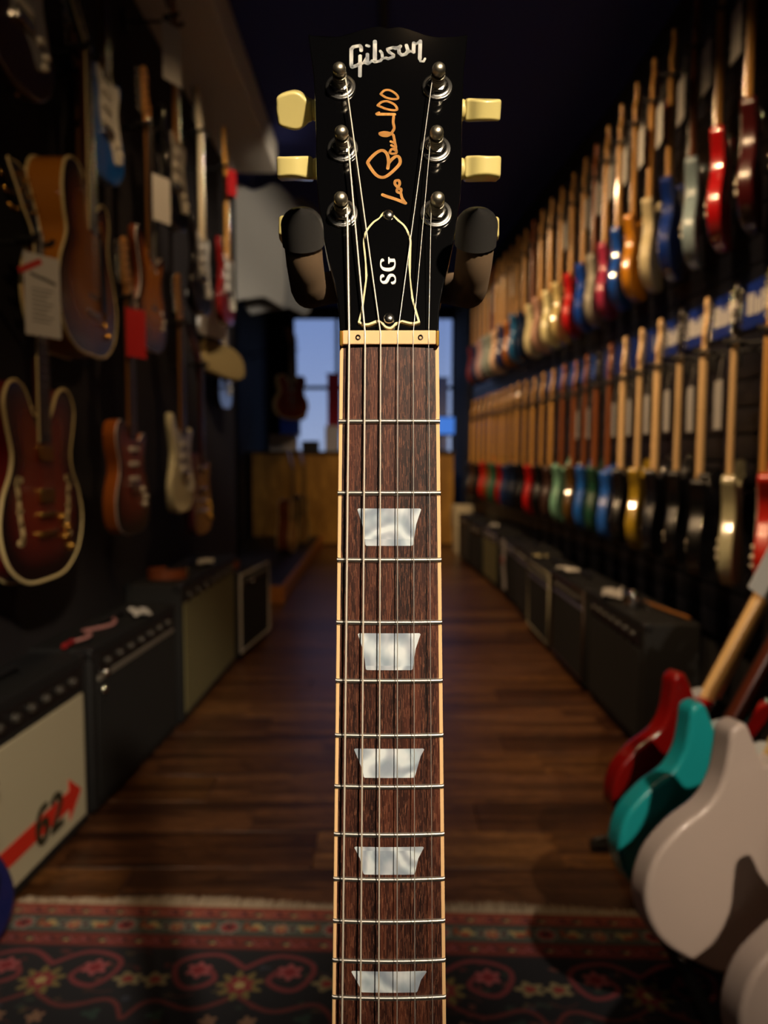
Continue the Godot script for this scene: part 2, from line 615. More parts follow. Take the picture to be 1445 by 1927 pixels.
func build_floor() -> void:
	var fl: Node3D = get_node("floor")
	var tex := [wood(128, 512, hex("3a2415"), hex("7a5234"), 11, 8.0, 0.35, hex("2a180e")), wood(128, 512, hex("452c18"), hex("8a6038"), 23, 10.0, 0.4, hex("2e1b0f")), wood(128, 512, hex("321e13"), hex("6c472c"), 37, 7.0, 0.35, hex("24140c"))]
	var ms := []
	for t in tex:
		for tint in [Color(1, 1, 1), Color(0.86, 0.83, 0.8)]:
			ms.append(wood_mat(t, 0.34, Vector3(5.3, 0.77, 1), tint))
	var s := Shape.new()
	# plank lies along x: turn its outline so the grain (v) follows the length
	s.xf = Transform3D(Basis(Vector3(0, 0, -1), Vector3(1, 0, 0), Vector3(0, 1, 0)), Vector3(0, -0.014, 0))
	s.prism(Shape.rounded(0.1885, 1.298, 0.0015, 1), 0.0, 0.014, 0.0015, 1)
	var mesh := s.done()
	for r in 45:
		var z := -0.85 - 0.19 * r
		var off := fposmod(r * 0.47 + rng.randf() * 0.1, 1.3)
		for k in 4:
			var x := -1.75 + off + 1.3 * (k - 0.5)
			if x < -2.0 or x > 1.8:
				continue
			var p := part("plank", mesh, ms[rng.randi() % ms.size()], fl)
			p.position = Vector3(x, 0, z)

# ------------------------------------------------------------------ rug
func dab(im: Image, cx: float, cy: float, rx: float, ry: float, col: Color, petals := 0, depth := 0.3, turn := 0.0) -> void:
	var r := int(ceil(maxf(rx, ry)))
	for y in range(-r, r + 1):
		for x in range(-r, r + 1):
			var d := Vector2(x / rx, y / ry)
			var lim := 1.0
			if petals > 0:
				lim = 1.0 - depth * (0.5 + 0.5 * cos(petals * (d.angle() + turn)))
			if d.length() <= lim:
				var px := int(cx) + x
				var py := int(cy) + y
				if px >= 0 and py >= 0 and px < im.get_width() and py < im.get_height():
					im.set_pixel(px, py, col)

func vine(im: Image, p: Array, w: float, col: Color) -> void:
	var c := Curve2D.new()
	for k in p.size():
		var tan: Vector2 = ((p[mini(k + 1, p.size() - 1)] as Vector2) - (p[maxi(k - 1, 0)] as Vector2)) / 5.0
		c.add_point(p[k], -tan, tan)
	var n := int(c.get_baked_length() / 2.0)
	for k in n:
		var q := c.sample_baked(k * 2.0)
		dab(im, q.x, q.y, w, w, col)

func build_rug() -> void:
	var im := Image.create(2048, 1024, false, Image.FORMAT_RGB8)
	var red := hex("7c2f26")
	var salmon := hex("9c4a3a")
	var maroon := hex("4a141a")
	var navy := hex("0d0f1c")
	var grey := hex("4f5650")
	var cream := hex("c2ac74")
	var green := hex("26403a")
	var pink := hex("a8525a")
	im.fill(navy)
	# rows run from the fringe (0) inwards, 1 pixel a millimetre
	im.fill_rect(Rect2i(0, 0, 2048, 8), hex("8a3c22"))
	im.fill_rect(Rect2i(0, 8, 2048, 34), salmon)
	im.fill_rect(Rect2i(0, 42, 2048, 4), maroon)
	im.fill_rect(Rect2i(0, 46, 2048, 58), grey)
	im.fill_rect(Rect2i(0, 104, 2048, 4), maroon)
	im.fill_rect(Rect2i(0, 108, 2048, 40), red)
	im.fill_rect(Rect2i(0, 148, 2048, 5), maroon)
	for k in 24:
		var x := 20.0 + 86.0 * k
		for row in [25.0, 128.0]:
			dab(im, x, row, 15, 10, green, 2, 0.55, PI / 2)
			dab(im, x, row + 4, 6, 4, cream)
			dab(im, x + 43, row, 17, 9, maroon, 3, 0.4)
			dab(im, x + 43, row + 2, 6, 4, pink)
			vine(im, [Vector2(x + 4, row - 8), Vector2(x + 22, row + 9), Vector2(x + 40, row - 8)], 2.0, hex("b46a58") if row < 60 else pink)
			vine(im, [Vector2(x + 46, row - 8), Vector2(x + 64, row + 9), Vector2(x + 84, row - 8)], 2.0, maroon)
	for k in 9:
		var x := 60.0 + 250.0 * k
		dab(im, x, 75, 30, 25, hex("8e9088"), 8, 0.25)
		dab(im, x, 75, 24, 19, hex("9a2c30"), 8, 0.3)
		dab(im, x, 73, 10, 9, navy, 5, 0.4)
		for sgn in [-1, 1]:
			dab(im, x + sgn * 66, 74, 26, 14, cream, 3, 0.5, 0.6 * sgn)
			dab(im, x + sgn * 60, 80, 14, 9, hex("a8492e"), 4, 0.3)
			dab(im, x + sgn * 40, 70, 7, 15, hex("8e4528"))
			dab(im, x + sgn * 98, 76, 15, 13, hex("7b8580"), 5, 0.25)
			dab(im, x + sgn * 98, 76, 7, 7, maroon)
		dab(im, x + 125, 77, 23, 19, hex("b08a70"), 7, 0.3)
		dab(im, x + 125, 79, 15, 12, hex("a83a2c"), 6, 0.35)
		dab(im, x + 125, 76, 6, 5, cream)
	# small leaves and buds strewn under the scrolls
	for k in 420:
		var q := Vector2(2048.0 * rng.randf(), 168.0 + 560.0 * rng.randf())
		var bud: Color = [hex("3a2420"), hex("2a3a34"), hex("5a2226"), hex("4e4630"), hex("6a3a34"), hex("33384a")][k % 6]
		dab(im, q.x, q.y, 7.0 + 9.0 * rng.randf(), 5.0 + 6.0 * rng.randf(), bud, 2 + k % 4, 0.5, rng.randf() * 6.0)
		if k % 3 == 0:
			vine(im, [q, q + Vector2(24, -14 + 28 * rng.randf()), q + Vector2(52, -10 + 20 * rng.randf())], 2.2, hex("4a2426"))
	# scrolling field
	for k in 5:
		for r in 3:
			var x := 200.0 + 430.0 * k + (215.0 if r % 2 else 0.0)
			var y := 270.0 + 260.0 * r
			for sgn in [-1, 1]:
				vine(im, [Vector2(x, y - 60), Vector2(x + sgn * 70, y - 100), Vector2(x + sgn * 150, y - 70), Vector2(x + sgn * 120, y), Vector2(x + sgn * 60, y - 20), Vector2(x + sgn * 80, y - 60)], 6.0, hex("7e3038"))
				vine(im, [Vector2(x, y + 20), Vector2(x + sgn * 80, y + 60), Vector2(x + sgn * 170, y + 40), Vector2(x + sgn * 214, y + 90)], 5.0, hex("6b2a2c"))
				dab(im, x + sgn * 100, y - 52, 30, 26, pink, 6, 0.35)
				dab(im, x + sgn * 100, y - 52, 15, 13, hex("8a1f2a"), 6, 0.3)
				dab(im, x + sgn * 185, y - 20, 34, 24, hex("8c7f5c"), 5, 0.4)
				dab(im, x + sgn * 185, y - 20, 14, 11, hex("8f2c2c"), 5, 0.3)
				dab(im, x + sgn * 150, y + 78, 22, 16, green, 3, 0.5)
				dab(im, x + sgn * 40, y + 90, 20, 18, hex("93705a"), 5, 0.4)
			dab(im, x, y - 10, 52, 44, hex("7f7040"), 9, 0.4)
			dab(im, x, y - 10, 32, 28, hex("8f2b34"), 7, 0.3)
			dab(im, x, y - 10, 14, 12, cream, 5, 0.3)
	# thrown threads
	var f := noise(0.6, 3, 1)
	for y in range(0, 420):
		for x in 2048:
			im.set_pixel(x, y, im.get_pixel(x, y) * (0.85 + 0.34 * f.get_noise_2d(x, y)))
	var m := StandardMaterial3D.new()
	m.albedo_texture = ImageTexture.create_from_image(im)
	m.roughness = 0.95
	m.rim_enabled = true
	m.rim = 0.15
	var t := thing("rug", "dark red patterned carpet with floral border and pale fringe", "rug", Vector3(0.09, 0.0, -1.69))
	t.rotation.y = deg_to_rad(-2.2)
	var s := Shape.new()
	var lx := 0.95
	s.flat(Vector3(-lx, 0.009, 0), Vector3(lx, 0.009, 0), Vector3(lx, 0.009, 1.02), Vector3(-lx, 0.009, 1.02), Vector3.UP)
	part("pile", s.done(), m, t)
	var b := Shape.new()
	b.box(Vector3(0, 0.0045, 0.51), Vector3(2 * lx, 0.0088, 1.019), 0.001)
	part("backing", b.done(), mat(hex("5a3a2a"), 0.95), t)
	var fr := Shape.new()
	for k in 900:
		var x := -lx + 2 * lx * (k + rng.randf()) / 900.0
		var l := 0.03 + 0.018 * rng.randf() + 0.012 * sin(x * 9.0)
		var dx := 0.014 * (rng.randf() - 0.5)
		var h := 0.004 + 0.008 * rng.randf()
		fr.tube([Vector3(x, 0.006, 0.003), Vector3(x + dx * 0.4, h + 0.002, -l * 0.5), Vector3(x + dx, 0.003, -l)], [0.0016, 0.0014, 0.0007], 4, false)
	var fo := part("fringe", fr.done(), mat(hex("b3a28c"), 0.95), t, "pale tangled fringe")
	fo.set_meta("kind", "stuff")

# ------------------------------------------------------------------ the hanging guitar
const LOGO := [[1.99,[-14.1,162.5,-14.1,164.3,-14.7,165.4,-18.1,164.7,-19.1,163.3,-19.0,153.4,-18.5,152.4,-16.1,153.4,-14.6,154.6]],
	[1.93,[-14.6,159.1,-14.6,147.0]],
	[1.33,[-14.6,153.8,-12.8,155.0,-11.4,157.9]],
	[1.86,[-10.9,160.1,-10.8,154.6]],
	[1.33,[-12.8,155.2,-10.6,154.2,-9.1,155.6]],
	[1.66,[-11.3,165.5,-10.2,165.1]],
	[2.19,[-7.1,168.0,-7.1,156.2]],
	[1.59,[-8.6,156.2,-7.1,155.4,-4.2,156.2,-3.2,157.9,-3.5,160.9,-4.3,162.1]],
	[1.46,[-3.2,157.7,-1.5,157.9]],
	[1.73,[3.5,163.6,2.2,164.3,-0.7,163.3,0.0,161.7,2.4,159.7,2.2,158.5,-0.3,157.4,-1.4,157.9]],
	[1.33,[2.2,164.3,4.6,164.4,5.8,165.3]],
	[1.86,[5.9,165.1,5.1,163.9,5.2,161.1,6.6,159.6,8.6,160.3,9.8,162.3,9.0,165.6]],
	[1.33,[9.3,161.1,11.0,162.1,12.3,161.5]],
	[1.99,[12.8,167.0,12.6,161.5]],
	[1.20,[12.8,167.4,14.0,166.4,15.9,168.2]],
	[1.99,[16.1,168.2,15.7,157.5]],
	[1.20,[15.6,157.5,16.1,155.8,17.6,155.8,18.4,157.5]]]
const SIGNATURE := [[1.70,[-3.1,78.6,-0.9,77.6,3.3,76.1,7.9,74.0]],
	[1.44,[7.9,74.0,6.3,76.8,5.7,79.7]],
	[1.44,[5.7,79.4,3.9,80.3,4.1,81.8,5.7,81.9,5.8,80.7]],
	[1.44,[5.0,81.9,3.0,84.3,3.0,86.2,4.6,86.6,5.2,84.9,4.6,83.2]],
	[1.70,[-0.6,93.4,-0.2,97.1,-1.0,101.5,-3.2,103.5,-6.4,102.0,-10.1,97.5,-9.9,95.3,-6.7,90.1,-3.5,88.2,-0.2,89.7,4.6,94.9,5.5,97.5,4.8,99.8,3.3,100.1,1.1,98.1,-0.2,96.2]],
	[1.25,[0.3,102.4,1.4,104.3,3.4,103.3,3.5,102.0,1.4,101.6,0.3,102.4]],
	[1.31,[3.5,102.0,3.7,103.2,3.0,105.0,1.2,106.4]],
	[1.31,[3.4,104.7,3.0,107.3,0.9,108.6]],
	[1.38,[3.2,106.2,2.6,110.0,2.1,112.3,0.8,113.2]],
	[1.57,[0.8,113.2,-2.2,113.8,-4.5,113.2,-3.2,112.1,-0.9,111.9,0.8,112.8]],
	[1.64,[-4.3,113.0,-0.2,112.6]],
	[1.44,[0.9,113.0,2.3,115.3,2.6,116.9,2.1,119.9,2.4,123.0]],
	[1.44,[-6.1,124.6,-5.0,125.3]],
	[1.64,[-5.8,124.4,2.8,124.3]],
	[1.31,[-5.6,129.6,-3.5,131.6,-0.5,131.9,2.8,130.0,4.1,127.3,2.1,126.7,-1.5,127.5,-4.2,128.8,-5.6,129.6]],
	[1.25,[-4.2,136.3,-2.2,138.4,0.5,138.5,3.5,136.3,4.6,133.9,2.5,133.2,-1.2,134.1,-3.5,135.7,-4.2,136.3]]]
const COVER := [-0.8,68.6,-2.5,68.3,-3.8,66.9,-4.8,65.1,-7.5,63.2,-10.4,59.5,-12.0,55.8,-12.4,51.3,-11.7,44.0,-11.1,36.7,-11.4,29.5,-12.2,21.7,-13.1,16.4,-14.5,10.4,-12.4,9.2,-9.8,8.9,-7.0,9.9,-5.1,10.8,-3.8,10.1,-2.2,8.0,0.0,7.1,2.0,7.8,4.2,10.4,5.8,10.6,9.3,9.6,11.9,9.6,14.3,10.4,12.9,15.7,11.7,20.6,10.4,27.7,10.0,36.7,10.2,45.8,10.6,51.0,10.2,55.0,8.1,60.2,5.4,63.2,3.1,64.9,1.8,67.3,0.5,68.4]

func board_half(y: float) -> float:
	return 0.0229 + 0.0151 * y  # half width at a distance below the nut

func camber(x: float) -> float:
	return -x * x / (2 * 0.305)

func build_hero() -> void:
	var g := thing("electric_guitar", "black electric guitar with cream bound rosewood neck hanging close in front", "guitar", Vector3.ZERO)
	# nut centre: 354 mm in front of the lens, hung almost plumb
	g.transform = Transform3D(Basis(Vector3.RIGHT, deg_to_rad(-0.67)), hero_at())
	var black := mat(hex("060607"), 0.12, 0.0, 0.6)
	var cream := mat(hex("f2c690"), 0.42)
	var chrome := mat(hex("d2cfc8"), 0.2, 1.0)
	var nickel := mat(hex("c4bca8"), 0.38, 1.0)
	# neck
	var nk := Shape.new()
	var rows := 14
	for r in rows:
		var y0 := -0.004 - 0.44 * r / rows
		var y1 := -0.004 - 0.44 * (r + 1) / rows
		for k in 16:
			var q := []
			for e in [[y0, k], [y0, k + 1], [y1, k + 1], [y1, k]]:
				var a := PI * float(e[1]) / 16
				var hw := board_half(-e[0]) - 0.0002
				q.append([Vector3(hw * cos(a), e[0], -0.0055 - 0.0165 * sin(a)), Vector3(cos(a), 0, -sin(a)).normalized()])
			nk.quad(q[0][0], q[1][0], q[2][0], q[3][0], q[0][1], q[1][1], q[2][1], q[3][1])
	part("neck", nk.done(), mat(hex("2a0f0a"), 0.3, 0.0, 0.4), g, "dark red mahogany neck back")
	# fretboard
	var rose := wood_mat(wood(384, 1536, hex("190805"), hex("552a1b"), 7, 11.0, 0.42, hex("8f5f46")), 0.5, Vector3.ONE)
	rose.metallic_specular = 0.5
	var fb := Shape.new()
	var inset := 0.0017
	for r in 24:
		var y0 := -0.49 * r / 24
		var y1 := -0.49 * (r + 1) / 24
		for k in 10:
			var q := []
			for e in [[y0, k], [y0, k + 1], [y1, k + 1], [y1, k]]:
				var u := float(e[1]) / 10 * 2 - 1
				var x := (board_half(-e[0]) - inset) * u
				q.append([Vector3(x, e[0], camber(x)), Vector3(x / 0.305, 0, 1).normalized(), Vector2(0.5 + x / 0.062, -e[0] / 0.49)])
			fb.quad(q[0][0], q[1][0], q[2][0], q[3][0], q[0][1], q[1][1], q[2][1], q[3][1], q[0][2], q[1][2], q[2][2], q[3][2])
	part("fretboard", fb.done(), rose, g, "reddish brown rosewood fretboard")
	for sgn in [-1.0, 1.0]:
		var bn := Shape.new()
		for r in 24:
			var y0 := -0.49 * r / 24
			var y1 := -0.49 * (r + 1) / 24
			var p := []
			for y in [y0, y1]:
				var hw := board_half(-y)
				p.append([Vector3(sgn * (hw - inset), y, camber(hw - inset)), Vector3(sgn * (hw - 0.0003), y, camber(hw)), Vector3(sgn * hw, y, camber(hw) - 0.0004), Vector3(sgn * hw, y, -0.0062)])
			for k in 3:
				var nn: Vector3 = [Vector3(0, 0, 1), Vector3(sgn, 0, 1).normalized(), Vector3(sgn, 0, 0)][k]
				bn.quad(p[0][k], p[0][k + 1], p[1][k + 1], p[1][k], nn, nn, nn, nn)
		part("binding", bn.done(), cream, g, "cream plastic edge binding")
	# frets
	for k in range(1, 23):
		var y := -0.6275 * (1.0 - pow(2.0, -k / 12.0))
		var fr := Shape.new()
		var hw := board_half(-y) + 0.0001
		var path := []
		for i in 15:
			var x := -hw + 2 * hw * i / 14.0
			path.append([x, 0.35 if i == 0 or i == 14 else 1.0])
		path.insert(1, [-hw + 0.0009, 0.95])
		path.insert(path.size() - 1, [hw - 0.0009, 0.95])
		for i in path.size() - 1:
			for s in 6:
				var q := []
				for e in [[i, s], [i, s + 1], [i + 1, s + 1], [i + 1, s]]:
					var a := PI * float(e[1]) / 6
					var x: float = path[e[0]][0]
					var h: float = path[e[0]][1]
					q.append([Vector3(x, y + 0.00125 * cos(a), camber(x) - 0.0001 + 0.0012 * h * sin(a)), Vector3(0, cos(a), sin(a))])
				fr.quad(q[0][0], q[1][0], q[2][0], q[3][0], q[0][1], q[1][1], q[2][1], q[3][1])
		for e in [0, path.size() - 1]:
			var o := PackedVector3Array()
			for s in 7:
				var a := PI * float(s) / 6
				o.append(Vector3(path[e][0], y + 0.00125 * cos(a), camber(path[e][0]) - 0.0001 + 0.0012 * float(path[e][1]) * sin(a)))
			for s in 5:
				var nn := Vector3(signf(path[e][0]), 0, 0)
				fr.tri(o[0], o[s + 1], o[s + 2], nn, nn, nn)
		part("fret", fr.done(), mat(hex("dcd8cf"), 0.32, 1.0), g)
	# pearl trapezoids: wide half width, y of wide edge, narrow half width, y of narrow edge
	var inl := [[14.9, -75.6, 11.2, -93.1], [14.8, -134.5, 11.1, -152.1], [16.7, -190.0, 12.2, -204.2], [16.7, -238.1, 12.4, -251.8], [18.3, -300.1, 13.8, -310.8], [18.6, -348, 14.2, -357], [18.9, -385, 14.6, -393]]
	for k in inl.size():
		var q: Array = inl[k]
		var a: float = q[0]
		var b: float = q[2]
		var ya: float = q[1]
		var yb: float = q[3]
		var h := ya - yb
		var o := Shape.pts([-a, ya - 0.5, -a + 0.6, ya, a - 0.6, ya, a, ya - 0.5, lerpf(a, b, 0.62), ya - h * 0.42, b + 0.35, ya - h * 0.76, b, yb + 0.5, b - 0.6, yb, -b + 0.6, yb, -b, yb + 0.5, -b - 0.35, ya - h * 0.76, -lerpf(a, b, 0.62), ya - h * 0.42], 0.001)
		var s := Shape.new()
		# the strip follows the camber: four lanes
		var lanes := 6
		for i in lanes:
			var x0 := -a * 0.001 + 0.002 * a * i / lanes
			var x1 := -a * 0.001 + 0.002 * a * (i + 1) / lanes
			var cell := Geometry2D.intersect_polygons(o, PackedVector2Array([Vector2(x0, 0.1), Vector2(x1, 0.1), Vector2(x1, -1), Vector2(x0, -1)]))
			for pg in cell:
				var ix := Geometry2D.triangulate_polygon(pg)
				for j in range(0, ix.size(), 3):
					var vv := []
					for e in 3:
						var p2: Vector2 = pg[ix[j + e]]
						vv.append([Vector3(p2.x, p2.y, camber(p2.x) + 0.0001), Vector3(p2.x / 0.305, 0, 1).normalized(), Vector2(p2.x / 0.04 + 0.5, p2.y / 0.03)])
					s.tri(vv[0][0], vv[1][0], vv[2][0], vv[0][1], vv[1][1], vv[2][1], vv[0][2], vv[1][2], vv[2][2])
		var pm := StandardMaterial3D.new()
		pm.albedo_texture = pearl(61 + 7 * k)
		pm.albedo_color = Color(0.95, 0.98, 1.0)
		pm.roughness = 0.25
		pm.metallic_specular = 0.6
		part("inlay", s.done(), pm, g, "pearl trapezoid position marker")
	# nut
	var nt := Shape.new()
	nt.xf = Transform3D(Basis(), Vector3(0, 0.003, 0.0005))
	nt.box(Vector3(0, 0, -0.0005), Vector3(0.0428, 0.0064, 0.0036), 0.0005)
	var nut := part("nut", nt.done(), cream, g, "peach coloured nut")
	for sgn in [-1.0, 1.0]:
		var br := Shape.new()
		br.box(Vector3(sgn * 0.0221, 0.0026, 0.0001), Vector3(0.0015, 0.0068, 0.0042), 0.0003)
		part("brass_end", br.done(), mat(hex("d9a84a"), 0.28, 1.0), nut)
		var sc := Shape.new()
		sc.xf = Transform3D(Basis(Vector3.RIGHT, PI / 2), Vector3(sgn * 0.0143, 0.003, 0.0019))
		sc.lathe([Vector2(0.0013, -0.0004), Vector2(0.0012, 0.0003), Vector2(0.0007, 0.0004), Vector2(0.0006, -0.0003), Vector2(0.0, -0.0003)], 12)
		part("screw", sc.done(), mat(hex("4a4640"), 0.3, 1.0), nut)
	# headstock, tilted back
	var tilt := Basis(Vector3.RIGHT, deg_to_rad(-17.0))
	var lft := [-41.3, 172.8, -39.9, 161.4, -38.0, 146.9, -36.3, 117.4, -35.2, 86.2, -32.1, 60.8, -28.7, 43.2, -25.0, 26.8, -23.6, 17.3, -22.9, 6.0]
	var rgt := [40.4, 172.5, 39.3, 161.4, 37.7, 146.9, 36.2, 117.4, 35.2, 86.2, 32.4, 63.0, 28.2, 42.0, 24.6, 25.0, 23.3, 16.0, 22.9, 6.0]
	var hp := []
	for k in range(0, lft.size(), 2):
		hp.append_array([lft[k], lft[k + 1]])
	for k in range(rgt.size() - 2, -1, -2):
		hp.append_array([rgt[k], rgt[k + 1]])
	hp.append_array([30.2, 171.2, 21.2, 171.8, 14.8, 174.3, 9.1, 176.6, 4.2, 177.6, 0.0, 176.6, -4.6, 177.7, -9.6, 177.1, -16.0, 175.0, -22.4, 172.4, -30.0, 171.2, -37.1, 171.8])
	var hd := Shape.new()
	hd.prism(Shape.smooth(Shape.pts(hp, 0.001), 4, [0, 9, 10, 19]), -0.014, 0.0, 0.0006, 2)
	var head := part("headstock", hd.done(), black, g, "glossy black headstock")
	head.basis = tilt
	var pl := StandardMaterial3D.new()
	pl.albedo_texture = pearl(301)
	pl.albedo_color = hex("e6e2da")
	pl.uv1_scale = Vector3(30, 30, 1)
	pl.roughness = 0.35
	var lg := Shape.new()
	for st in LOGO:
		lg.stroke(Shape.pts(st[1], 0.001), st[0] * 0.001 * 0.95, 0.0, 0.00025)
	part("logo", lg.done(), pl, head, "pearl maker's script")
	var sg := Shape.new()
	for st in SIGNATURE:
		var p := Shape.pts(st[1], 0.001)
		var sm := PackedVector2Array()
		for i in p.size() - 1:
			for k in 4:
				sm.append(p[i].cubic_interpolate(p[i + 1], p[maxi(i - 1, 0)], p[mini(i + 2, p.size() - 1)], k / 4.0))
		sm.append(p[p.size() - 1])
		sg.stroke(sm, st[0] * 0.001 * 0.92, 0.0, 0.0002)
	part("signature", sg.done(), mat(hex("e0a050"), 0.45), head, "gold handwritten signature")
	# truss rod cover
	var co := Shape.pts(COVER, 0.001)
	var cs := Shape.smooth(co, 3, [13, 26])
	var ce := Shape.new()
	ce.prism(cs, 0.0, 0.0016, 0.0)
	var cover := part("truss_rod_cover", ce.done(), mat(hex("e6dcae"), 0.4), g, "bell shaped cover with white edge")
	cover.basis = tilt
	var inner := Geometry2D.offset_polygon(cs, -0.001)
	var ci := Shape.new()
	if inner.size():
		ci.prism(inner[0], 0.0016, 0.00185, 0.0)
	part("black_face", ci.done(), black, cover)
	for p in [Vector2(-0.0004, 0.0662), Vector2(-0.0002, 0.0121)]:
		var sc := Shape.new()
		sc.xf = Transform3D(Basis(Vector3.RIGHT, PI / 2), Vector3(p.x, p.y, 0.0018))
		sc.lathe([Vector2(0.0027, 0.0), Vector2(0.0026, 0.0007), Vector2(0.0019, 0.0014), Vector2(0.0007, 0.0017), Vector2(0.0, 0.0017)], 18)
		sc.xf = Transform3D(Basis(Vector3.BACK, 0.7), Vector3(p.x, p.y, 0.0033))
		part("screw", sc.done(), chrome, cover)
		var cr := Shape.new()
		cr.xf = Transform3D(Basis(Vector3.BACK, 0.5), Vector3(p.x, p.y, 0.00325))
		cr.box(Vector3.ZERO, Vector3(0.0024, 0.0005, 0.0002))
		cr.box(Vector3.ZERO, Vector3(0.0005, 0.0024, 0.0002))
		part("screw_slot", cr.done(), mat(hex("2a2622"), 0.5), cover)
	var tm := TextMesh.new()
	tm.text = "SG"
	var font := SystemFont.new()
	font.font_names = PackedStringArray(["Droid Serif"])
	font.font_weight = 700
	tm.font = font
	tm.font_size = 64
	tm.pixel_size = 0.000152
	tm.depth = 0.0004
	var lt := part("lettering", tm, mat(hex("f4f2ee"), 0.5), cover, "white block letters")
	lt.transform = Transform3D(Basis(Vector3.BACK, PI / 2) * Basis.from_scale(Vector3(1.12, 1.05, 1)), Vector3(-0.0005, 0.0365, 0.0021))
	# tuners
	var xs := [24.3, 22.75, 22.6]
	var ys := [140.2, 104.2, 68.1]
	var turns := [[0.75, -0.5, -0.2], [0.72, 0.45, 0.3]]
	var ivory := mat(hex("e0cf84"), 0.3, 0.0, 0.3)
	var post := Shape.new()
	post.xf = Transform3D(Basis(Vector3.RIGHT, PI / 2), Vector3.ZERO)
	post.lathe([Vector2(0.0036, 0.0), Vector2(0.0033, 0.0034), Vector2(0.0029, 0.0058), Vector2(0.0024, 0.0064), Vector2(0.0022, 0.0078), Vector2(0.0022, 0.009), Vector2(0.0028, 0.0096), Vector2(0.0032, 0.0106), Vector2(0.0033, 0.0118), Vector2(0.003, 0.0131), Vector2(0.0022, 0.0141), Vector2(0.0012, 0.0146), Vector2(0.0, 0.0147)], 24)
	var bush := Shape.new()
	bush.xf = post.xf
	bush.lathe([Vector2(0.0077, 0.0), Vector2(0.0077, 0.0007), Vector2(0.0073, 0.0012), Vector2(0.0064, 0.0009), Vector2(0.0054, 0.0013), Vector2(0.005, 0.0016)], 28)
	bush.lathe([Vector2(0.0051, 0.0008), Vector2(0.0051, 0.0028), Vector2(0.0046, 0.0033), Vector2(0.0031, 0.0036)], 6)
	var wrap := Shape.new()
	var wp := []
	for k in 49:
		var a := TAU * k / 16.0
		wp.append(Vector3(0.0031 * cos(a), 0.0031 * sin(a), 0.0089 - 0.0011 * k / 16.0))
	wrap.tube(wp, [0.0005], 5)
	var key := Shape.new()
	key.prism(Shape.smooth(Shape.pts([3.0, -4.6, 5.0, -5.6, 9.0, -8.6, 13.5, -9.2, 20.5, -7.0, 21.5, -3.0, 21.8, 0.0, 21.5, 3.0, 20.5, 7.0, 13.5, 9.2, 9.0, 8.6, 5.0, 5.6, 3.0, 4.6, 2.6, 0.0], 0.001), 3), -0.0056, 0.0056, 0.0018, 3)
	var keyp: PackedVector3Array = key.v
	for i in keyp.size():
		# the faces are hollowed a little, thicker again at the rim
		var u := clampf((keyp[i].x - 0.006) / 0.016, 0, 1)
		keyp[i].z *= 1.0 - 0.16 * sin(u * PI)
	key.v = keyp
	var collar := Shape.new()
	collar.xf = Transform3D(Basis(Vector3.FORWARD, PI / 2), Vector3.ZERO)
	collar.lathe([Vector2(0.0, -0.0012), Vector2(0.004, -0.0012), Vector2(0.0052, 0.0), Vector2(0.0053, 0.0016), Vector2(0.0044, 0.003), Vector2(0.0042, 0.0036)], 18)
	var mk := key.done()
	for side in 2:
		var sgn := -1.0 if side == 0 else 1.0
		for k in 3:
			var tn := Node3D.new()
			tn.name = "tuner"
			g.add_child(tn, true)
			tn.transform = Transform3D(tilt, tilt * Vector3(sgn * xs[k] * 0.001, ys[k] * 0.001, 0))
			part("bushing", bush.done(), chrome, tn, "chrome bushing")
			part("post", post.done(), nickel, tn, "nickel string post")
			part("string_wrap", wrap.done(), nickel, tn)
			var edge: float = [0.0375, 0.0362, 0.034][k]
			var sx: float = edge - xs[k] * 0.001
			var stem := Shape.new()
			stem.cylinder(Vector3(sgn * 0.004, 0.005, -0.021), Vector3(sgn * (sx + 0.004), 0.005, -0.021), 0.0026, 10)
			stem.box(Vector3(0, 0.003, -0.0195), Vector3(0.015, 0.017, 0.011), 0.002)
			part("gear_housing", stem.done(), chrome, tn)
			var bt := part("button", mk, ivory, tn, "ivory plastic tuning button")
			bt.transform = Transform3D(Basis(Vector3.UP, 0.0 if sgn > 0 else PI) * Basis(Vector3.RIGHT, turns[side][k] + (PI / 2)), Vector3(sgn * sx, 0.005, -0.021))
			var cl := part("collar", collar.done(), ivory, tn)
			cl.transform = Transform3D(Basis(Vector3.UP, 0.0 if sgn > 0 else PI), Vector3(sgn * (sx + 0.0005), 0.005, -0.021))
	# strings
	var nutx := [-18.4, -11.1, -4.0, 3.8, 10.9, 18.0]
	var botx := [-22.6, -13.8, -5.0, 3.8, 12.4, 20.9]
	var rad := [0.5, 0.42, 0.34, 0.23, 0.18, 0.14]
	for k in 6:
		var side := 0 if k < 3 else 1
		var sgn := -1.0 if side == 0 else 1.0
		var row: int = [2, 1, 0, 0, 1, 2][k]
		var pp: Vector3 = tilt * Vector3(sgn * (xs[row] - 2.8) * 0.001, (ys[row] - 1.0) * 0.001, 0.0075)
		var slope: float = (botx[k] - nutx[k]) / 326.0
		var br := Vector3((nutx[k] + slope * 628.0) * 0.001, -0.628, 0.0075)
		var s := Shape.new()
		s.tube([pp, Vector3(nutx[k] * 0.001, 0.0046, 0.0021), Vector3(nutx[k] * 0.001, 0.0005, 0.0021), br], [rad[k] * 0.001], 8)
		part("string", s.done(), mat(hex("f0e6d4"), 0.5, 0.5) if k < 3 else mat(hex("dedad0"), 0.42, 0.7), g)
	# body, below the frame
	var half := [20, 0, 80, -6, 145, -50, 165, -105, 150, -160]
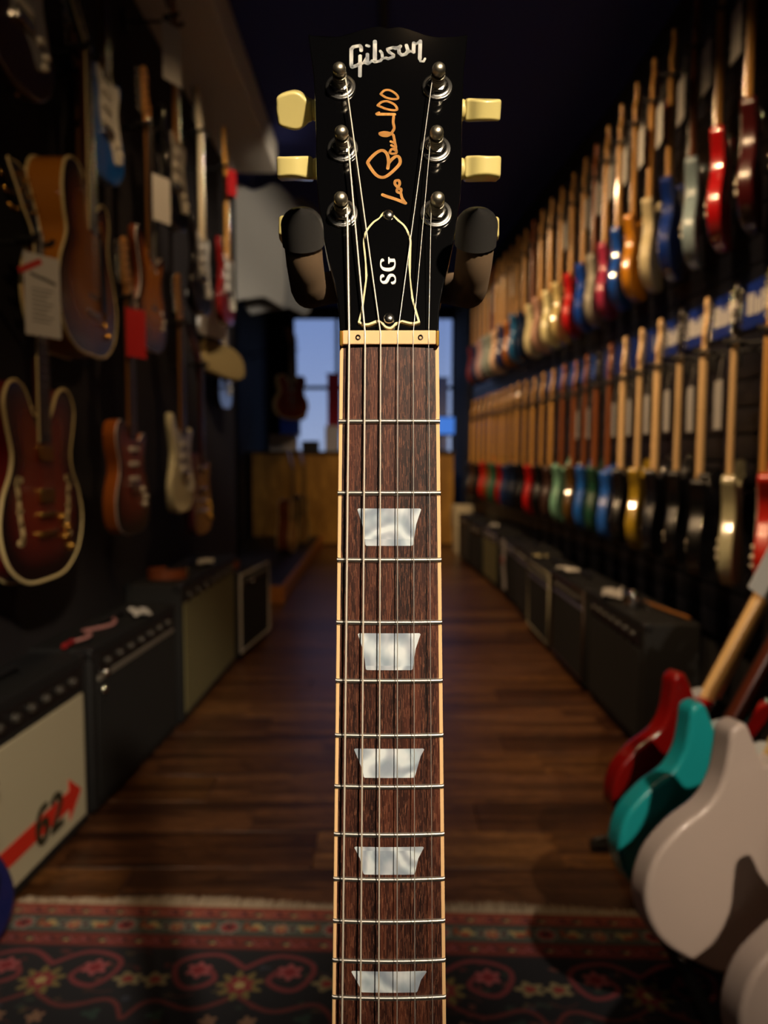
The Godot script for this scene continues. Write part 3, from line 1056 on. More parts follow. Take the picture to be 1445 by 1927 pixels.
	var bo := Shape.pts([0, -835, 90, -828, 150, -785, 168, -725, 150, -665, 118, -615, 115, -560, 140, -500, 132, -478, 95, -500, 62, -530, 34, -520, -34, -520, -62, -520, -95, -490, -132, -465, -142, -488, -117, -555, -120, -612, -152, -665, -168, -725, -150, -785, -90, -828], 0.001)
	var bs := Shape.new()
	bs.prism(Shape.smooth(bo, 4), -0.045, -0.009, 0.005, 3)
	part("body", bs.done(), black, g)
	for y in [-0.535, -0.6]:
		part("pickup", box_mesh(Vector3(0.07, 0.036, 0.008), 0.003), chrome, g).position = Vector3(0, y, -0.004)
	part("bridge", box_mesh(Vector3(0.085, 0.014, 0.015), 0.003), chrome, g).position = Vector3(0, -0.63, -0.001)
	half.clear()

func hero_at() -> Vector3:
	var p := Vector3(0.00245, 0.0771, -0.354)
	return Vector3(0, 1.05, 0) + Basis(Vector3.RIGHT, deg_to_rad(-4.17)) * p

# ------------------------------------------------------------------ stand that holds it
func build_stand() -> void:
	var at := hero_at()
	var t := thing("guitar_stand", "black floor stand with padded yoke arms gripping the headstock", "stand", Vector3(at.x, 0, at.z))
	var foam := mat(hex("7a6248"), 0.9)
	var rubber := mat(hex("3a3836"), 0.5)
	var steel := mat(hex("0c0c0d"), 0.45)
	var y0 := at.y
	for sgn in [-1.0, 1.0]:
		var a := Shape.new()
		var p := [Vector3(0.0, y0 + 0.046, -0.088), Vector3(sgn * 0.018, y0 + 0.045, -0.087), Vector3(sgn * 0.032, y0 + 0.041, -0.072), Vector3(sgn * 0.0382, y0 + 0.034, -0.045), Vector3(sgn * 0.039, y0 + 0.029, -0.022), Vector3(sgn * 0.0393, y0 + 0.039, -0.006), Vector3(sgn * 0.0395, y0 + 0.05, 0.003)]
		var curve := Curve3D.new()
		for k in p.size():
			var tn: Vector3 = (p[mini(k + 1, p.size() - 1)] - p[maxi(k - 1, 0)]) / 5.0
			curve.add_point(p[k], -tn, tn)
		var line := []
		for k in 25:
			line.append(curve.sample_baked(curve.get_baked_length() * k / 24.0))
		a.tube(line, [0.0086], 20)
		var arm := part("yoke_arm", a.done(), foam, t, "padded brown foam sleeve")
		var c := Shape.new()
		var d := Vector3(sgn * 0.0005, 0.72, 0.6).normalized()
		var o := Vector3(sgn * 0.0393, y0 + 0.0455, -0.001)
		var path := []
		var rr := []
		for k in 12:
			var u := float(k) / 11
			path.append(o + d * 0.0165 * u)
			rr.append(0.0096 if u < 0.45 else 0.0096 * sqrt(maxf(0.001, 1.0 - pow((u - 0.45) / 0.55, 2.4))))
		c.tube(path, rr, 20)
		part("end_cap", c.done(), rubber, arm, "black rubber end cap")
	var yb := Shape.new()
	yb.box(Vector3(0, y0 + 0.03, -0.105), Vector3(0.036, 0.06, 0.026), 0.005)
	part("yoke_block", yb.done(), steel, t)
	var po := Shape.new()
	po.cylinder(Vector3(0, 0.06, -0.105), Vector3(0, y0, -0.105), 0.011, 16)
	part("pole", po.done(), steel, t)
	for k in 3:
		var ang := TAU * k / 3 + PI / 2
		var l := Shape.new()
		l.tube([Vector3(0, 0.3, -0.105), Vector3(cos(ang) * 0.14, 0.14, -0.105 + sin(ang) * 0.14), Vector3(cos(ang) * 0.27, 0.012, -0.105 + sin(ang) * 0.27)], [0.008], 10)
		part("leg", l.done(), steel, t)
	var hub := Shape.new()
	hub.cylinder(Vector3(0, 0.26, -0.105), Vector3(0, 0.34, -0.105), 0.018, 14)
	part("hub", hub.done(), steel, t)

# ------------------------------------------------------------------ guitars on display
const OUTLINES := {
	"double_cut": [0, 0, 80, 7, 140, 46, 163, 108, 148, 170, 120, 222, 118, 268, 134, 310, 148, 342, 131, 363, 98, 347, 64, 326, 44, 333, 29, 345, -29, 345, -46, 336, -72, 346, -96, 384, -126, 414, -150, 400, -152, 358, -131, 300, -118, 250, -128, 200, -156, 150, -165, 102, -140, 44, -80, 7],
	"single_cut": [0, 0, 90, 6, 145, 40, 162, 100, 150, 160, 122, 215, 115, 260, 128, 300, 135, 328, 118, 345, 85, 335, 55, 315, 36, 332, 29, 362, -29, 365, -50, 372, -90, 385, -130, 374, -148, 340, -142, 290, -123, 245, -123, 208, -150, 155, -162, 100, -145, 40, -90, 6],
	"offset": [10, 0, 90, 14, 150, 64, 166, 124, 144, 184, 116, 230, 116, 280, 136, 322, 148, 350, 130, 368, 96, 350, 64, 328, 44, 334, 29, 345, -29, 345, -46, 338, -72, 350, -96, 388, -124, 410, -146, 396, -150, 352, -136, 290, -124, 232, -138, 176, -160, 126, -160, 76, -126, 28, -64, 2],
	"semi_hollow": [0, 0, 100, 8, 175, 55, 205, 130, 190, 200, 155, 255, 145, 300, 163, 360, 172, 412, 150, 450, 115, 460, 78, 442, 52, 402, 34, 388, -34, 388, -52, 402, -78, 442, -115, 460, -150, 450, -172, 412, -163, 360, -145, 300, -155, 255, -190, 200, -205, 130, -175, 55, -100, 8],
	"archtop": [0, 0, 110, 8, 190, 60, 215, 140, 195, 215, 158, 275, 150, 325, 164, 380, 150, 424, 110, 428, 72, 402, 40, 394, -34, 470, -90, 484, -145, 460, -170, 402, -165, 340, -152, 285, -195, 215, -215, 140, -190, 60, -110, 8],
	"acoustic": [0, 0, 100, 6, 170, 46, 198, 120, 184, 200, 146, 260, 128, 300, 136, 360, 146, 410, 126, 466, 70, 492, 30, 496, -30, 496, -70, 492, -126, 466, -146, 410, -136, 360, -128, 300, -146, 260, -184, 200, -198, 120, -170, 46, -100, 6],
}

func shape_of(kind: String) -> Dictionary:
	if cache.has(kind):
		return cache[kind]
	var d := {}
	var hollow := kind in ["semi_hollow", "archtop", "acoustic"]
	var lb := 0.803 if not hollow else 0.80
	var thick: float = {"semi_hollow": 0.046, "archtop": 0.088, "acoustic": 0.11}.get(kind, 0.044)
	var zf := -0.008 if kind != "archtop" else -0.016
	d.bottom = lb
	d.front = zf
	d.back = zf - thick
	var raw := Shape.pts(OUTLINES[kind], 0.001)
	var o := Shape.smooth(raw, 4)
	for i in o.size():
		o[i].y -= lb
	d.outline = o
	var s := Shape.new()
	s.prism(o, zf - thick, zf, 0.002 if hollow else (0.004 if kind == "single_cut" else 0.009), 3, [], kind == "double_cut" or kind == "offset")
	d.body = s.done()
	var bb := Shape.new()
	var dark := Color(0.012, 0.006, 0.005)
	var mid := Color(0.10, 0.012, 0.008)
	var hot := Color(0.20, 0.03, 0.012)
	bb.prism(o, zf - 0.001, zf + 0.0015, 0.0008, 2, [[1.0, dark, 0.0], [0.9, dark, 0.0005], [0.72, mid, 0.001], [0.45, hot, 0.0015], [0.2, hot, 0.002]])
	d.burst = bb.done()
	var ab := Shape.new()
	var amber := Color(0.35, 0.12, 0.015)
	var br := Color(0.16, 0.04, 0.008)
	ab.prism(o, zf - 0.001, zf + 0.0015, 0.0008, 2, [[1.0, dark, 0.0], [0.9, Color(0.03, 0.01, 0.006), 0.002], [0.74, br, 0.006], [0.5, amber, 0.01], [0.2, amber, 0.013]])
	d.amber = ab.done()
	if hollow:
		for q in [["bind_front", zf], ["bind_back", zf - thick]]:
			var path := []
			for p in o:
				path.append(Vector3(p.x, p.y, q[1]))
			path.append(path[0])
			var t := Shape.new()
			t.tube(path, [0.0042], 6, false)
			d[q[0]] = t.done()
	cache[kind] = d
	return d

func common() -> Dictionary:
	if cache.has("common"):
		return cache["common"]
	var d := {}
	var nk := Shape.new()
	for r in 10:
		var y0 := 0.004 - 0.47 * r / 10
		var y1 := 0.004 - 0.47 * (r + 1) / 10
		for k in 10:
			var q := []
			for e in [[y0, k], [y0, k + 1], [y1, k + 1], [y1, k]]:
				var a := PI * float(e[1]) / 10
				var hw: float = 0.0215 + 0.0145 * (-e[0])
				q.append([Vector3(hw * cos(a), e[0], -0.005 - 0.018 * sin(a)), Vector3(cos(a), 0, -sin(a))])
			nk.quad(q[0][0], q[1][0], q[2][0], q[3][0], q[0][1], q[1][1], q[2][1], q[3][1])
	d.neck = nk.done()
	var fb := Shape.new()
	fb.prism(Shape.pts([-21.5, 0, -28.3, -475, 28.3, -475, 21.5, 0], 0.001), -0.0055, 0.0, 0.0)
	d.board = fb.done()
	var bw := Shape.new()
	for sgn in [-1.0, 1.0]:
		bw.tube([Vector3(sgn * 0.0215, 0, -0.0025), Vector3(sgn * 0.0283, -0.475, -0.0025)], [0.0026], 6)
	d.board_binding = bw.done()
	var h6 := Shape.new()
	h6.prism(Shape.smooth(Shape.pts([-21, -4, -22, 16, -31, 36, -37, 70, -42, 120, -46, 150, -44, 172, -30, 186, -12, 186, 2, 174, 6, 158, -2, 140, 2, 110, 14, 84, 27, 62, 30, 44, 24, 26, 21, 10, 21, -4], 0.001), 3), -0.019, -0.005, 0.003, 2)
	d.six = h6.done()
	var h3 := Shape.new()
	h3.xf = Transform3D(Basis(Vector3.RIGHT, deg_to_rad(-15.0)), Vector3(0, 0, -0.003))
	var o3 := Shape.smooth(Shape.pts([-22, -2, -24, 20, -32, 55, -36, 110, -41, 172, -22, 171, -8, 177, 0, 175, 8, 177, 22, 171, 41, 172, 36, 110, 32, 55, 24, 20, 22, -2], 0.001), 3)
	h3.prism(o3, -0.015, 0.0, 0.0015, 2)
	d.three = h3.done()
	var h3b := Shape.new()
	h3b.xf = h3.xf
	var path := []
	for p in o3:
		path.append(Vector3(p.x, p.y, 0.0))
	h3b.tube(path, [0.0022], 5, false)
	d.three_binding = h3b.done()
	var tn := Shape.new()
	tn.cylinder(Vector3(0, 0, -0.022), Vector3(0, 0, 0.008), 0.0032, 8)
	tn.cylinder(Vector3(0, 0, -0.0045), Vector3(0, 0, -0.0025), 0.006, 10)
	tn.xf = Transform3D(Basis(), Vector3(0, 0, -0.0235))
	tn.lathe([Vector2(0.0, -0.007), Vector2(0.008, -0.006), Vector2(0.008, 0.006), Vector2(0.0, 0.007)], 10)
	tn.cylinder(Vector3(0, 0, 0), Vector3(-0.022, 0, 0), 0.0025, 6)
	tn.xf = Transform3D(Basis(Vector3.BACK, PI / 2).scaled(Vector3(1, 1, 0.6)), Vector3(-0.03, 0, -0.0235))
	tn.lathe([Vector2(0.0, -0.009), Vector2(0.006, -0.008), Vector2(0.009, 0.0), Vector2(0.007, 0.008), Vector2(0.0, 0.01)], 10)
	d.tuner = tn.done()
	var pg := Shape.new()
	pg.prism(Shape.smooth(Shape.pts([30, -440, 66, -462, 112, -452, 120, -480, 106, -520, 104, -560, 118, -610, 130, -655, 112, -700, 70, -722, 40, -690, 0, -660, -45, -640, -62, -590, -60, -530, -80, -480, -70, -450, -30, -462], 0.001), 4), -0.0085, -0.006, 0.0006, 1)
	d.guard = pg.done()
	var pa := Shape.new()
	pa.prism(Shape.smooth(Shape.pts([40, -470, 60, -480, 82, -560, 92, -660, 60, -680, 40, -640], 0.001), 4), 0.0, 0.003, 0.0006, 1)
	d.floating_guard = pa.done()
	var fh := Shape.new()
	fh.stroke(Shape.pts([-16, 68, -4, 72, 4, 62, 0, 30, 4, 0, 0, -30, -4, -62, 4, -72, 16, -68], 0.001), 0.014, 0.0, 0.002)
	fh.stroke(Shape.pts([-9, 0, 12, 0], 0.001), 0.006, 0.0, 0.002)
	d.fhole = fh.done()
	var kb := Shape.new()
	kb.xf = Transform3D(Basis(Vector3.RIGHT, PI / 2), Vector3.ZERO)
	kb.lathe([Vector2(0.0115, 0.0), Vector2(0.011, 0.004), Vector2(0.009, 0.012), Vector2(0.0075, 0.014), Vector2(0.0, 0.014)], 12)
	d.knob = kb.done()
	var sb := Shape.new()
	sb.lathe([Vector2(0.004, 0.0), Vector2(0.0035, -0.006), Vector2(0.0075, -0.008), Vector2(0.0072, -0.0105), Vector2(0.0, -0.012)], 12)
	d.button = sb.done()
	var str := Shape.new()
	for k in 6:
		var x := -0.0175 + 0.007 * k
		str.tube([Vector3(x * 0.9, 0.02, 0.0), Vector3(x, 0.0, 0.003), Vector3(x * 1.5, -0.645, 0.006)], [0.0004], 4)
	d.strings = str.done()
	var fr := Shape.new()
	for k in range(1, 22):
		var y := -0.645 * (1.0 - pow(2.0, -k / 12.0))
		fr.box(Vector3(0, y, 0.0004), Vector3(0.043 - 0.029 * y, 0.0022, 0.0012))
	d.frets = fr.done()
	cache["common"] = d
	return d

# style keys: kind, body, neck, head (six/three), head_mat, board, guard, bound, chrome, back (only the parts seen from behind)
func make_guitar(called: String, label: String, group: String, st: Dictionary, xf: Transform3D) -> Node3D:
	var t := thing(called, label, "guitar", Vector3.ZERO, group)
	t.transform = xf
	var d := shape_of(st.kind)
	var c := common()
	var chrome := mat(hex("c4c2be"), 0.2, 1.0)
	var gold := mat(hex("c99a4a"), 0.25, 1.0)
	var metal: Material = gold if st.get("gold", false) else chrome
	part("body", d.body, st.body, t)
	if st.has("top"):
		part("top", d[st.top], top_mat(), t)
	var neck := part("neck", c.neck, st.neck, t)
	part("fretboard", c.board, st.get("board", st.neck), neck)
	part("frets", c.frets, chrome, neck).set_meta("kind", "stuff")
	part("headstock", c[st.head], st.get("head_mat", st.neck), t)
	var bind := mat(hex("d8c48c"), 0.4)
	if d.has("bind_front"):
		part("binding", d.bind_front, bind, t, "cream edge binding")
		part("binding", d.bind_back, bind, t, "cream edge binding")
		part("binding", c.three_binding, bind, t)
		part("neck_binding", c.board_binding, bind, t)
	for k in 6:
		var tn := part("tuner", c.tuner, metal, t)
		if st.head == "six":
			tn.position = Vector3(-0.022 - 0.0022 * k, 0.036 + 0.0245 * k, 0.0)
		else:
			var sgn := -1.0 if k < 3 else 1.0
			tn.transform = Transform3D(Basis(Vector3.RIGHT, deg_to_rad(-15.0)) * Basis(Vector3.BACK, 0.0 if sgn < 0 else PI), Basis(Vector3.RIGHT, deg_to_rad(-15.0)) * Vector3(sgn * 0.022, 0.065 + 0.037 * (k % 3), 0.0))
	var zf: float = d.front
	var lb: float = d.bottom
	part("strings", c.strings, chrome, t).set_meta("kind", "stuff")
	var hum: bool = st.head == "three"
	if st.kind == "double_cut" or st.kind == "offset":
		part("pickguard", c.guard, st.get("guard", mat(hex("c9c6bd"), 0.35)), t)
	if st.kind != "acoustic":
		for y in ([-0.50, -0.60] if hum else [-0.515, -0.565, -0.615]):
			part("pickup", box_mesh(Vector3(0.07, 0.036, 0.012) if hum else Vector3(0.075, 0.016, 0.011), 0.003), metal if hum else st.get("pickup", mat(hex("d6d2c6"), 0.4)), t).position = Vector3(0, y, zf + 0.006)
		for k in (4 if hum else 3):
			var kp := Vector3(0.075 + 0.018 * (k % 2) + 0.01 * k, -0.655 - 0.026 * k, zf + 0.001)
			part("knob", c.knob, gold if hum else st.get("knob", mat(hex("cfc9b8"), 0.4)), t).position = kp
	part("bridge", box_mesh(Vector3(0.08, 0.03 if not hum else 0.014, 0.014), 0.003), metal, t).position = Vector3(0, -0.645, zf + 0.006)
	if hum:
		part("tailpiece", box_mesh(Vector3(0.09, 0.016, 0.014), 0.004), metal, t).position = Vector3(0, -0.69, zf + 0.007)
	var zm: float = (d.front + d.back) / 2
	part("strap_button", c.button, metal, t).position = Vector3(0, -lb, zm)
	if st.kind == "double_cut" or st.kind == "offset":
		var u := part("strap_button", c.button, metal, t)
		u.transform = Transform3D(Basis(Vector3.BACK, PI + 0.5), Vector3(-0.128, 0.412 - lb, zm))
	if not d.has("bind_front"):
		part("neck_plate", box_mesh(Vector3(0.052, 0.064, 0.002), 0.001), chrome, t).position = Vector3(0, -lb + 0.325, d.back - 0.0008)
	elif st.kind != "acoustic":
		for sgn in [-1.0, 1.0]:
			var f := part("f_hole", c.fhole, mat(hex("060405"), 0.9), t)
			f.transform = Transform3D(Basis(Vector3.BACK, -0.12 * sgn) * Basis.from_scale(Vector3(sgn, 1, 1)), Vector3(sgn * 0.12, -0.63, zf + 0.002))
			if st.get("pale_holes", false):
				f.material_override = bind
		if st.kind == "archtop":
			part("pickguard", c.floating_guard, mat(hex("0a0908"), 0.25), t)
	else:
		var hole := Shape.new()
		hole.xf = Transform3D(Basis(Vector3.RIGHT, PI / 2), Vector3(0, -0.46, zf + 0.0005))
		hole.lathe([Vector2(0.052, -0.001), Vector2(0.052, 0.001), Vector2(0.0, 0.001)], 20)
		part("sound_hole", hole.done(), mat(hex("080605"), 0.9), t)
	return t

func top_mat() -> StandardMaterial3D:
	if not mats.has("burst"):
		var m := StandardMaterial3D.new()
		m.vertex_color_use_as_albedo = true
		m.roughness = 0.25
		m.clearcoat_enabled = true
		m.clearcoat = 0.25
		m.clearcoat_roughness = 0.05
		mats["burst"] = m
	return mats["burst"]

# bracket from the wall to just under the headstock; built in the guitar's own axes
func hanger(label: String, group: String, xf: Transform3D, reach: float, plate_turn: float) -> void:
	var t := thing("guitar_hanger", label, "hanger", Vector3.ZERO, group)
	t.transform = xf
	var key := "hanger%.2f,%.2f" % [reach, plate_turn]
	if not cache.has(key):
		var a := Shape.new()
		a.cylinder(Vector3(0, -0.012, -0.036), Vector3(0, -0.012, -reach), 0.006, 8)
		a.box(Vector3(0, -0.012, -0.036), Vector3(0.074, 0.016, 0.014), 0.004)
		var p := Shape.new()
		p.xf = Transform3D(Basis(Vector3.UP, plate_turn), Vector3(0, -0.012, -reach))
		p.box(Vector3.ZERO, Vector3(0.045, 0.075, 0.012), 0.003)
		cache[key] = [a.done(), p.done()]
	var black := mat(hex("0a0a0b"), 0.6)
	part("arm", cache[key][0], black, t)
	part("wall_plate", cache[key][1], black, t)
	if not cache.has("prong"):
		var q := Shape.new()
		q.tube([Vector3(0, -0.012, -0.038), Vector3(0, -0.012, -0.01), Vector3(0, -0.008, 0.012), Vector3(0, 0.002, 0.02)], [0.0065, 0.0075, 0.0075, 0.006], 8)
		cache["prong"] = q.done()
	for sgn in [-1.0, 1.0]:
		part("prong", cache["prong"], black, t).position = Vector3(sgn * 0.0335, 0, 0)

func price_tag(label: String, group: String, xf: Transform3D, red := false, printed := false) -> void:
	var t := thing("price_tag", label, "tag", Vector3.ZERO, group)
	t.transform = xf
	part("card", box_mesh(Vector3(0.085, 0.16, 0.0012)), mat(hex("b01418") if red else hex("c9c6c0"), 0.6), t).position = Vector3(0, -0.09, 0)
	if not cache.has("tag_string"):
		var s := Shape.new()
		s.tube([Vector3(0, -0.012, 0), Vector3(0.004, 0.02, -0.004), Vector3(0.0, 0.07, -0.012)], [0.0008], 4)
		cache["tag_string"] = s.done()
	part("string", cache["tag_string"], mat(hex("c9c6c0"), 0.8), t)
	if printed:
		var st := Shape.new()
		st.xf = Transform3D(Basis(Vector3.BACK, 0.5), Vector3(-0.028, -0.036, 0.0008))
		st.box(Vector3.ZERO, Vector3(0.06, 0.012, 0.0004))
		part("red_stripe", st.done(), mat(hex("c0392f"), 0.6), t)
		var ln := Shape.new()
		ln.stroke(Shape.pts([-26, -50, -10, -54, 6, -56, 30, -62], 0.001), 0.006, 0.0006, 0.0009)
		for k in 8:
			ln.box(Vector3(0.0 - 0.004 * (k % 3), -0.078 - 0.009 * k, 0.0008), Vector3(0.05 - 0.008 * (k % 3), 0.0022, 0.0003))
		part("print", ln.done(), mat(hex("4a4843"), 0.7), t)

func wall_x(dist: float) -> float:
	return 1.32 if dist < 4.6 else 1.32 - 0.0727 * (dist - 4.6)

const ORDER := ["first", "second", "third", "fourth", "fifth", "sixth", "seventh", "eighth", "ninth", "tenth", "eleventh", "twelfth", "thirteenth", "fourteenth", "fifteenth", "sixteenth", "seventeenth", "eighteenth", "nineteenth", "twentieth", "twenty-first", "twenty-second", "twenty-third", "twenty-fourth", "twenty-fifth", "twenty-sixth", "twenty-seventh"]

func gloss(c: String) -> StandardMaterial3D:
	return mat(hex(c), 0.3, 0.0, 0.8)

func build_right_wall() -> void:
	var maple_tex := wood(128, 512, hex("b07a38"), hex("d3a35c"), 71, 14.0)
	var pale_tex := wood(128, 512, hex("d2a872"), hex("eccc9c"), 73, 14.0)
	var roast_tex := wood(128, 512, hex("7a3f18"), hex("a86230"), 79, 12.0)
	var maple := wood_mat(maple_tex, 0.35, Vector3(6, 1, 1), Color.WHITE, 0.3)
	var pale := wood_mat(pale_tex, 0.35, Vector3(6, 1, 1), Color.WHITE, 0.3)
	var roast := wood_mat(roast_tex, 0.4, Vector3(6, 1, 1), Color.WHITE, 0.2)
	var rosew := mat(hex("2a140c"), 0.5)
	var upper := [["a01418", "red"], ["3a0c0e", "dark maroon"], ["b01216", "bright red"], ["8fa5ae", "pale blue-grey"], ["12307e", "deep blue"], ["cbbf98", "cream"], ["c07f1c", "amber yellow"], ["1c50b0", "metallic blue"], ["b83a5c", "raspberry pink"], ["b8b4a4", "silver white"], ["1a4cb8", "sapphire blue"], ["c21a18", "scarlet"], ["c0ae74", "aged cream"], ["d8cf9c", "pale yellow"], ["b08a78", "dusty pink"], ["d6cc9e", "buttermilk"], ["14284a", "midnight blue"], ["2a6aa0", "teal blue"], ["8a5020", "orange brown"], ["1a2a5a", "navy"], ["c8a890", "peach"], ["8a9690", "grey green"], ["9aa2a6", "light grey"], ["c8a0a4", "pale pink"], ["203a68", "slate blue"], ["7a2a1c", "rust"]]
	var kinds := ["double_cut", "double_cut", "offset", "double_cut", "offset"]
	var group_u := "electric guitars in the upper row on the slat wall"
	for k in upper.size():
		var dist := 2.30 + 0.225 * k
		var x := wall_x(dist) - 0.175
		var beta := deg_to_rad(57.0 + 5.0 * (rng.randf() - 0.5))
		var xf := Transform3D(Basis(Vector3.UP, beta - PI), Vector3(x, 1.765 + 0.803 + 0.012 * (rng.randf() - 0.5), -dist))
		var kind: String = kinds[k % 5]
		var nm: Material = maple if k % 6 != 3 else roast
		var st := {"kind": kind, "body": gloss(upper[k][0]), "neck": nm, "head": "six", "board": rosew if k % 3 == 0 else nm, "guard": mat(hex("c9c6bd"), 0.35) if k % 2 else mat(hex("14100f"), 0.3)}
		make_guitar("electric_guitar", "%s electric guitar, %s from the near end of the upper wall row" % [upper[k][1], ORDER[k]], group_u, st, xf)
		hanger("black hanger behind the %s guitar of the upper wall row" % ORDER[k], "hangers of the upper row", xf, 0.172 / sin(beta), PI / 2 - beta)
		if k in [1, 2, 3, 4, 5, 6, 7, 8, 9, 11, 17, 20]:
			price_tag("white price tag hanging on the %s guitar of the upper wall row" % ORDER[k], "price tags of the upper row", Transform3D(Basis(Vector3.UP, -PI / 2 - 0.08), xf.origin + Vector3(-0.036, -0.1, 0.0)))
		if k in [0, 4]:
			price_tag("red sale card hanging on the %s guitar of the upper wall row" % ORDER[k], "red cards of the upper row", xf * Transform3D(Basis(), Vector3(-0.07, -0.06, 0.02)), true)
	var lower := [["c0281a", "orange red"], ["aca888", "pale olive"], ["0a0a0c", "black"], ["0a0a0e", "jet black"], ["0b0d18", "blue black"], ["a08420", "gold"], ["101013", "charcoal"], ["1f58b4", "sky blue"], ["1f4a38", "forest green"], ["1f5eb8", "lake blue"], ["5a4018", "bronze"], ["74a890", "seafoam green"], ["3a2620", "chocolate"], ["0b0b0c", "matt black"], ["b01210", "fiery red"], ["0c0c10", "ink black"], ["10203c", "navy blue"], ["1a2c58", "dark blue"], ["8a1210", "wine red"], ["1e5a44", "emerald"], ["6a4420", "walnut brown"], ["b8200f", "vermilion"], ["101014", "soot black"], ["4a3020", "umber"], ["20283a", "steel blue"]]
	var group_l := "electric guitars in the lower row on the slat wall"
	for k in lower.size():
		var dist := 2.32 + 0.232 * k
		var x := wall_x(dist) - 0.185
		var beta := deg_to_rad(56.0 + 5.0 * (rng.randf() - 0.5))
		var bs := Basis(Vector3.UP, beta - PI) * Basis(Vector3.BACK, deg_to_rad(1.2))
		var xf := Transform3D(bs, Vector3(x, 0.63 + 0.803 + 0.012 * (rng.randf() - 0.5), -dist))
		var nm: Material = pale if k < 7 else (roast if k < 12 else maple)
		if k == 0:
			nm = maple
		var st := {"kind": ["offset", "double_cut", "single_cut", "double_cut", "double_cut"][k % 5], "body": gloss(lower[k][0]), "neck": nm, "head": "six", "board": rosew if k % 2 else nm, "guard": mat(hex("1a1614"), 0.3) if k % 2 else mat(hex("c9c6bd"), 0.35)}
		if k in [1, 3, 8]:
			st.head_mat = mat(hex("1a1210"), 0.4)
		make_guitar("electric_guitar", "%s electric guitar, %s from the near end of the lower wall row" % [lower[k][1], ORDER[k]], group_l, st, xf)
		hanger("black hanger behind the %s guitar of the lower wall row" % ORDER[k], "hangers of the lower row", Transform3D(Basis(Vector3.UP, beta - PI), xf.origin), 0.182 / sin(beta), PI / 2 - beta)
		if k in [1, 2, 3, 4, 5, 6, 8, 9]:
			price_tag("grey price tag hanging on the %s guitar of the lower wall row" % ORDER[k], "price tags of the lower row", Transform3D(Basis(Vector3.UP, -PI / 2 - 0.14), xf.origin + Vector3(-0.032, -0.12, -0.01)))
	# blue sign strip between the two rows
	var bn := thing("sign_banner", "long blue sign strip with white lettering between the guitar rows", "sign")
	var face := Shape.new()
	face.box(Vector3(1.312, 1.585, -3.6), Vector3(0.012, 0.16, 2.0), 0.002)
	part("panel", face.done(), mat(hex("14308a"), 0.45), bn)
	var wz := -2.66
	var widths := [0.03, 0.012, 0.026, 0.012, 0.03, 0.02, 0.03, 0.012]
	for k in 34:
		var w: float = widths[k % 8]
		if k % 9 != 5:
			var lw := Shape.new()
			lw.box(Vector3(1.3052, 1.588 - (0.012 if k % 4 == 2 else 0.0), wz - w / 2), Vector3(0.0015, 0.075 - (0.02 if k % 4 == 2 else 0.0), w))
			part("letter", lw.done(), mat(hex("d8d6d0"), 0.5), bn)
		wz -= w + (0.009 if k % 9 != 5 else 0.03)
	for q in [[-4.75, -5.9]]:
		var b2 := thing("sign_banner", "shorter blue sign strip farther along the slat wall", "sign")
		var f2 := Shape.new()
		var za := (float(q[0]) + float(q[1])) / 2
		f2.xf = Transform3D(Basis(Vector3.UP, atan2(0.32, 4.4)), Vector3(wall_x(-za) - 0.008, 1.6, za))
		f2.box(Vector3.ZERO, Vector3(0.012, 0.15, 1.1), 0.002)
		part("panel", f2.done(), mat(hex("2a56b8"), 0.45), b2)

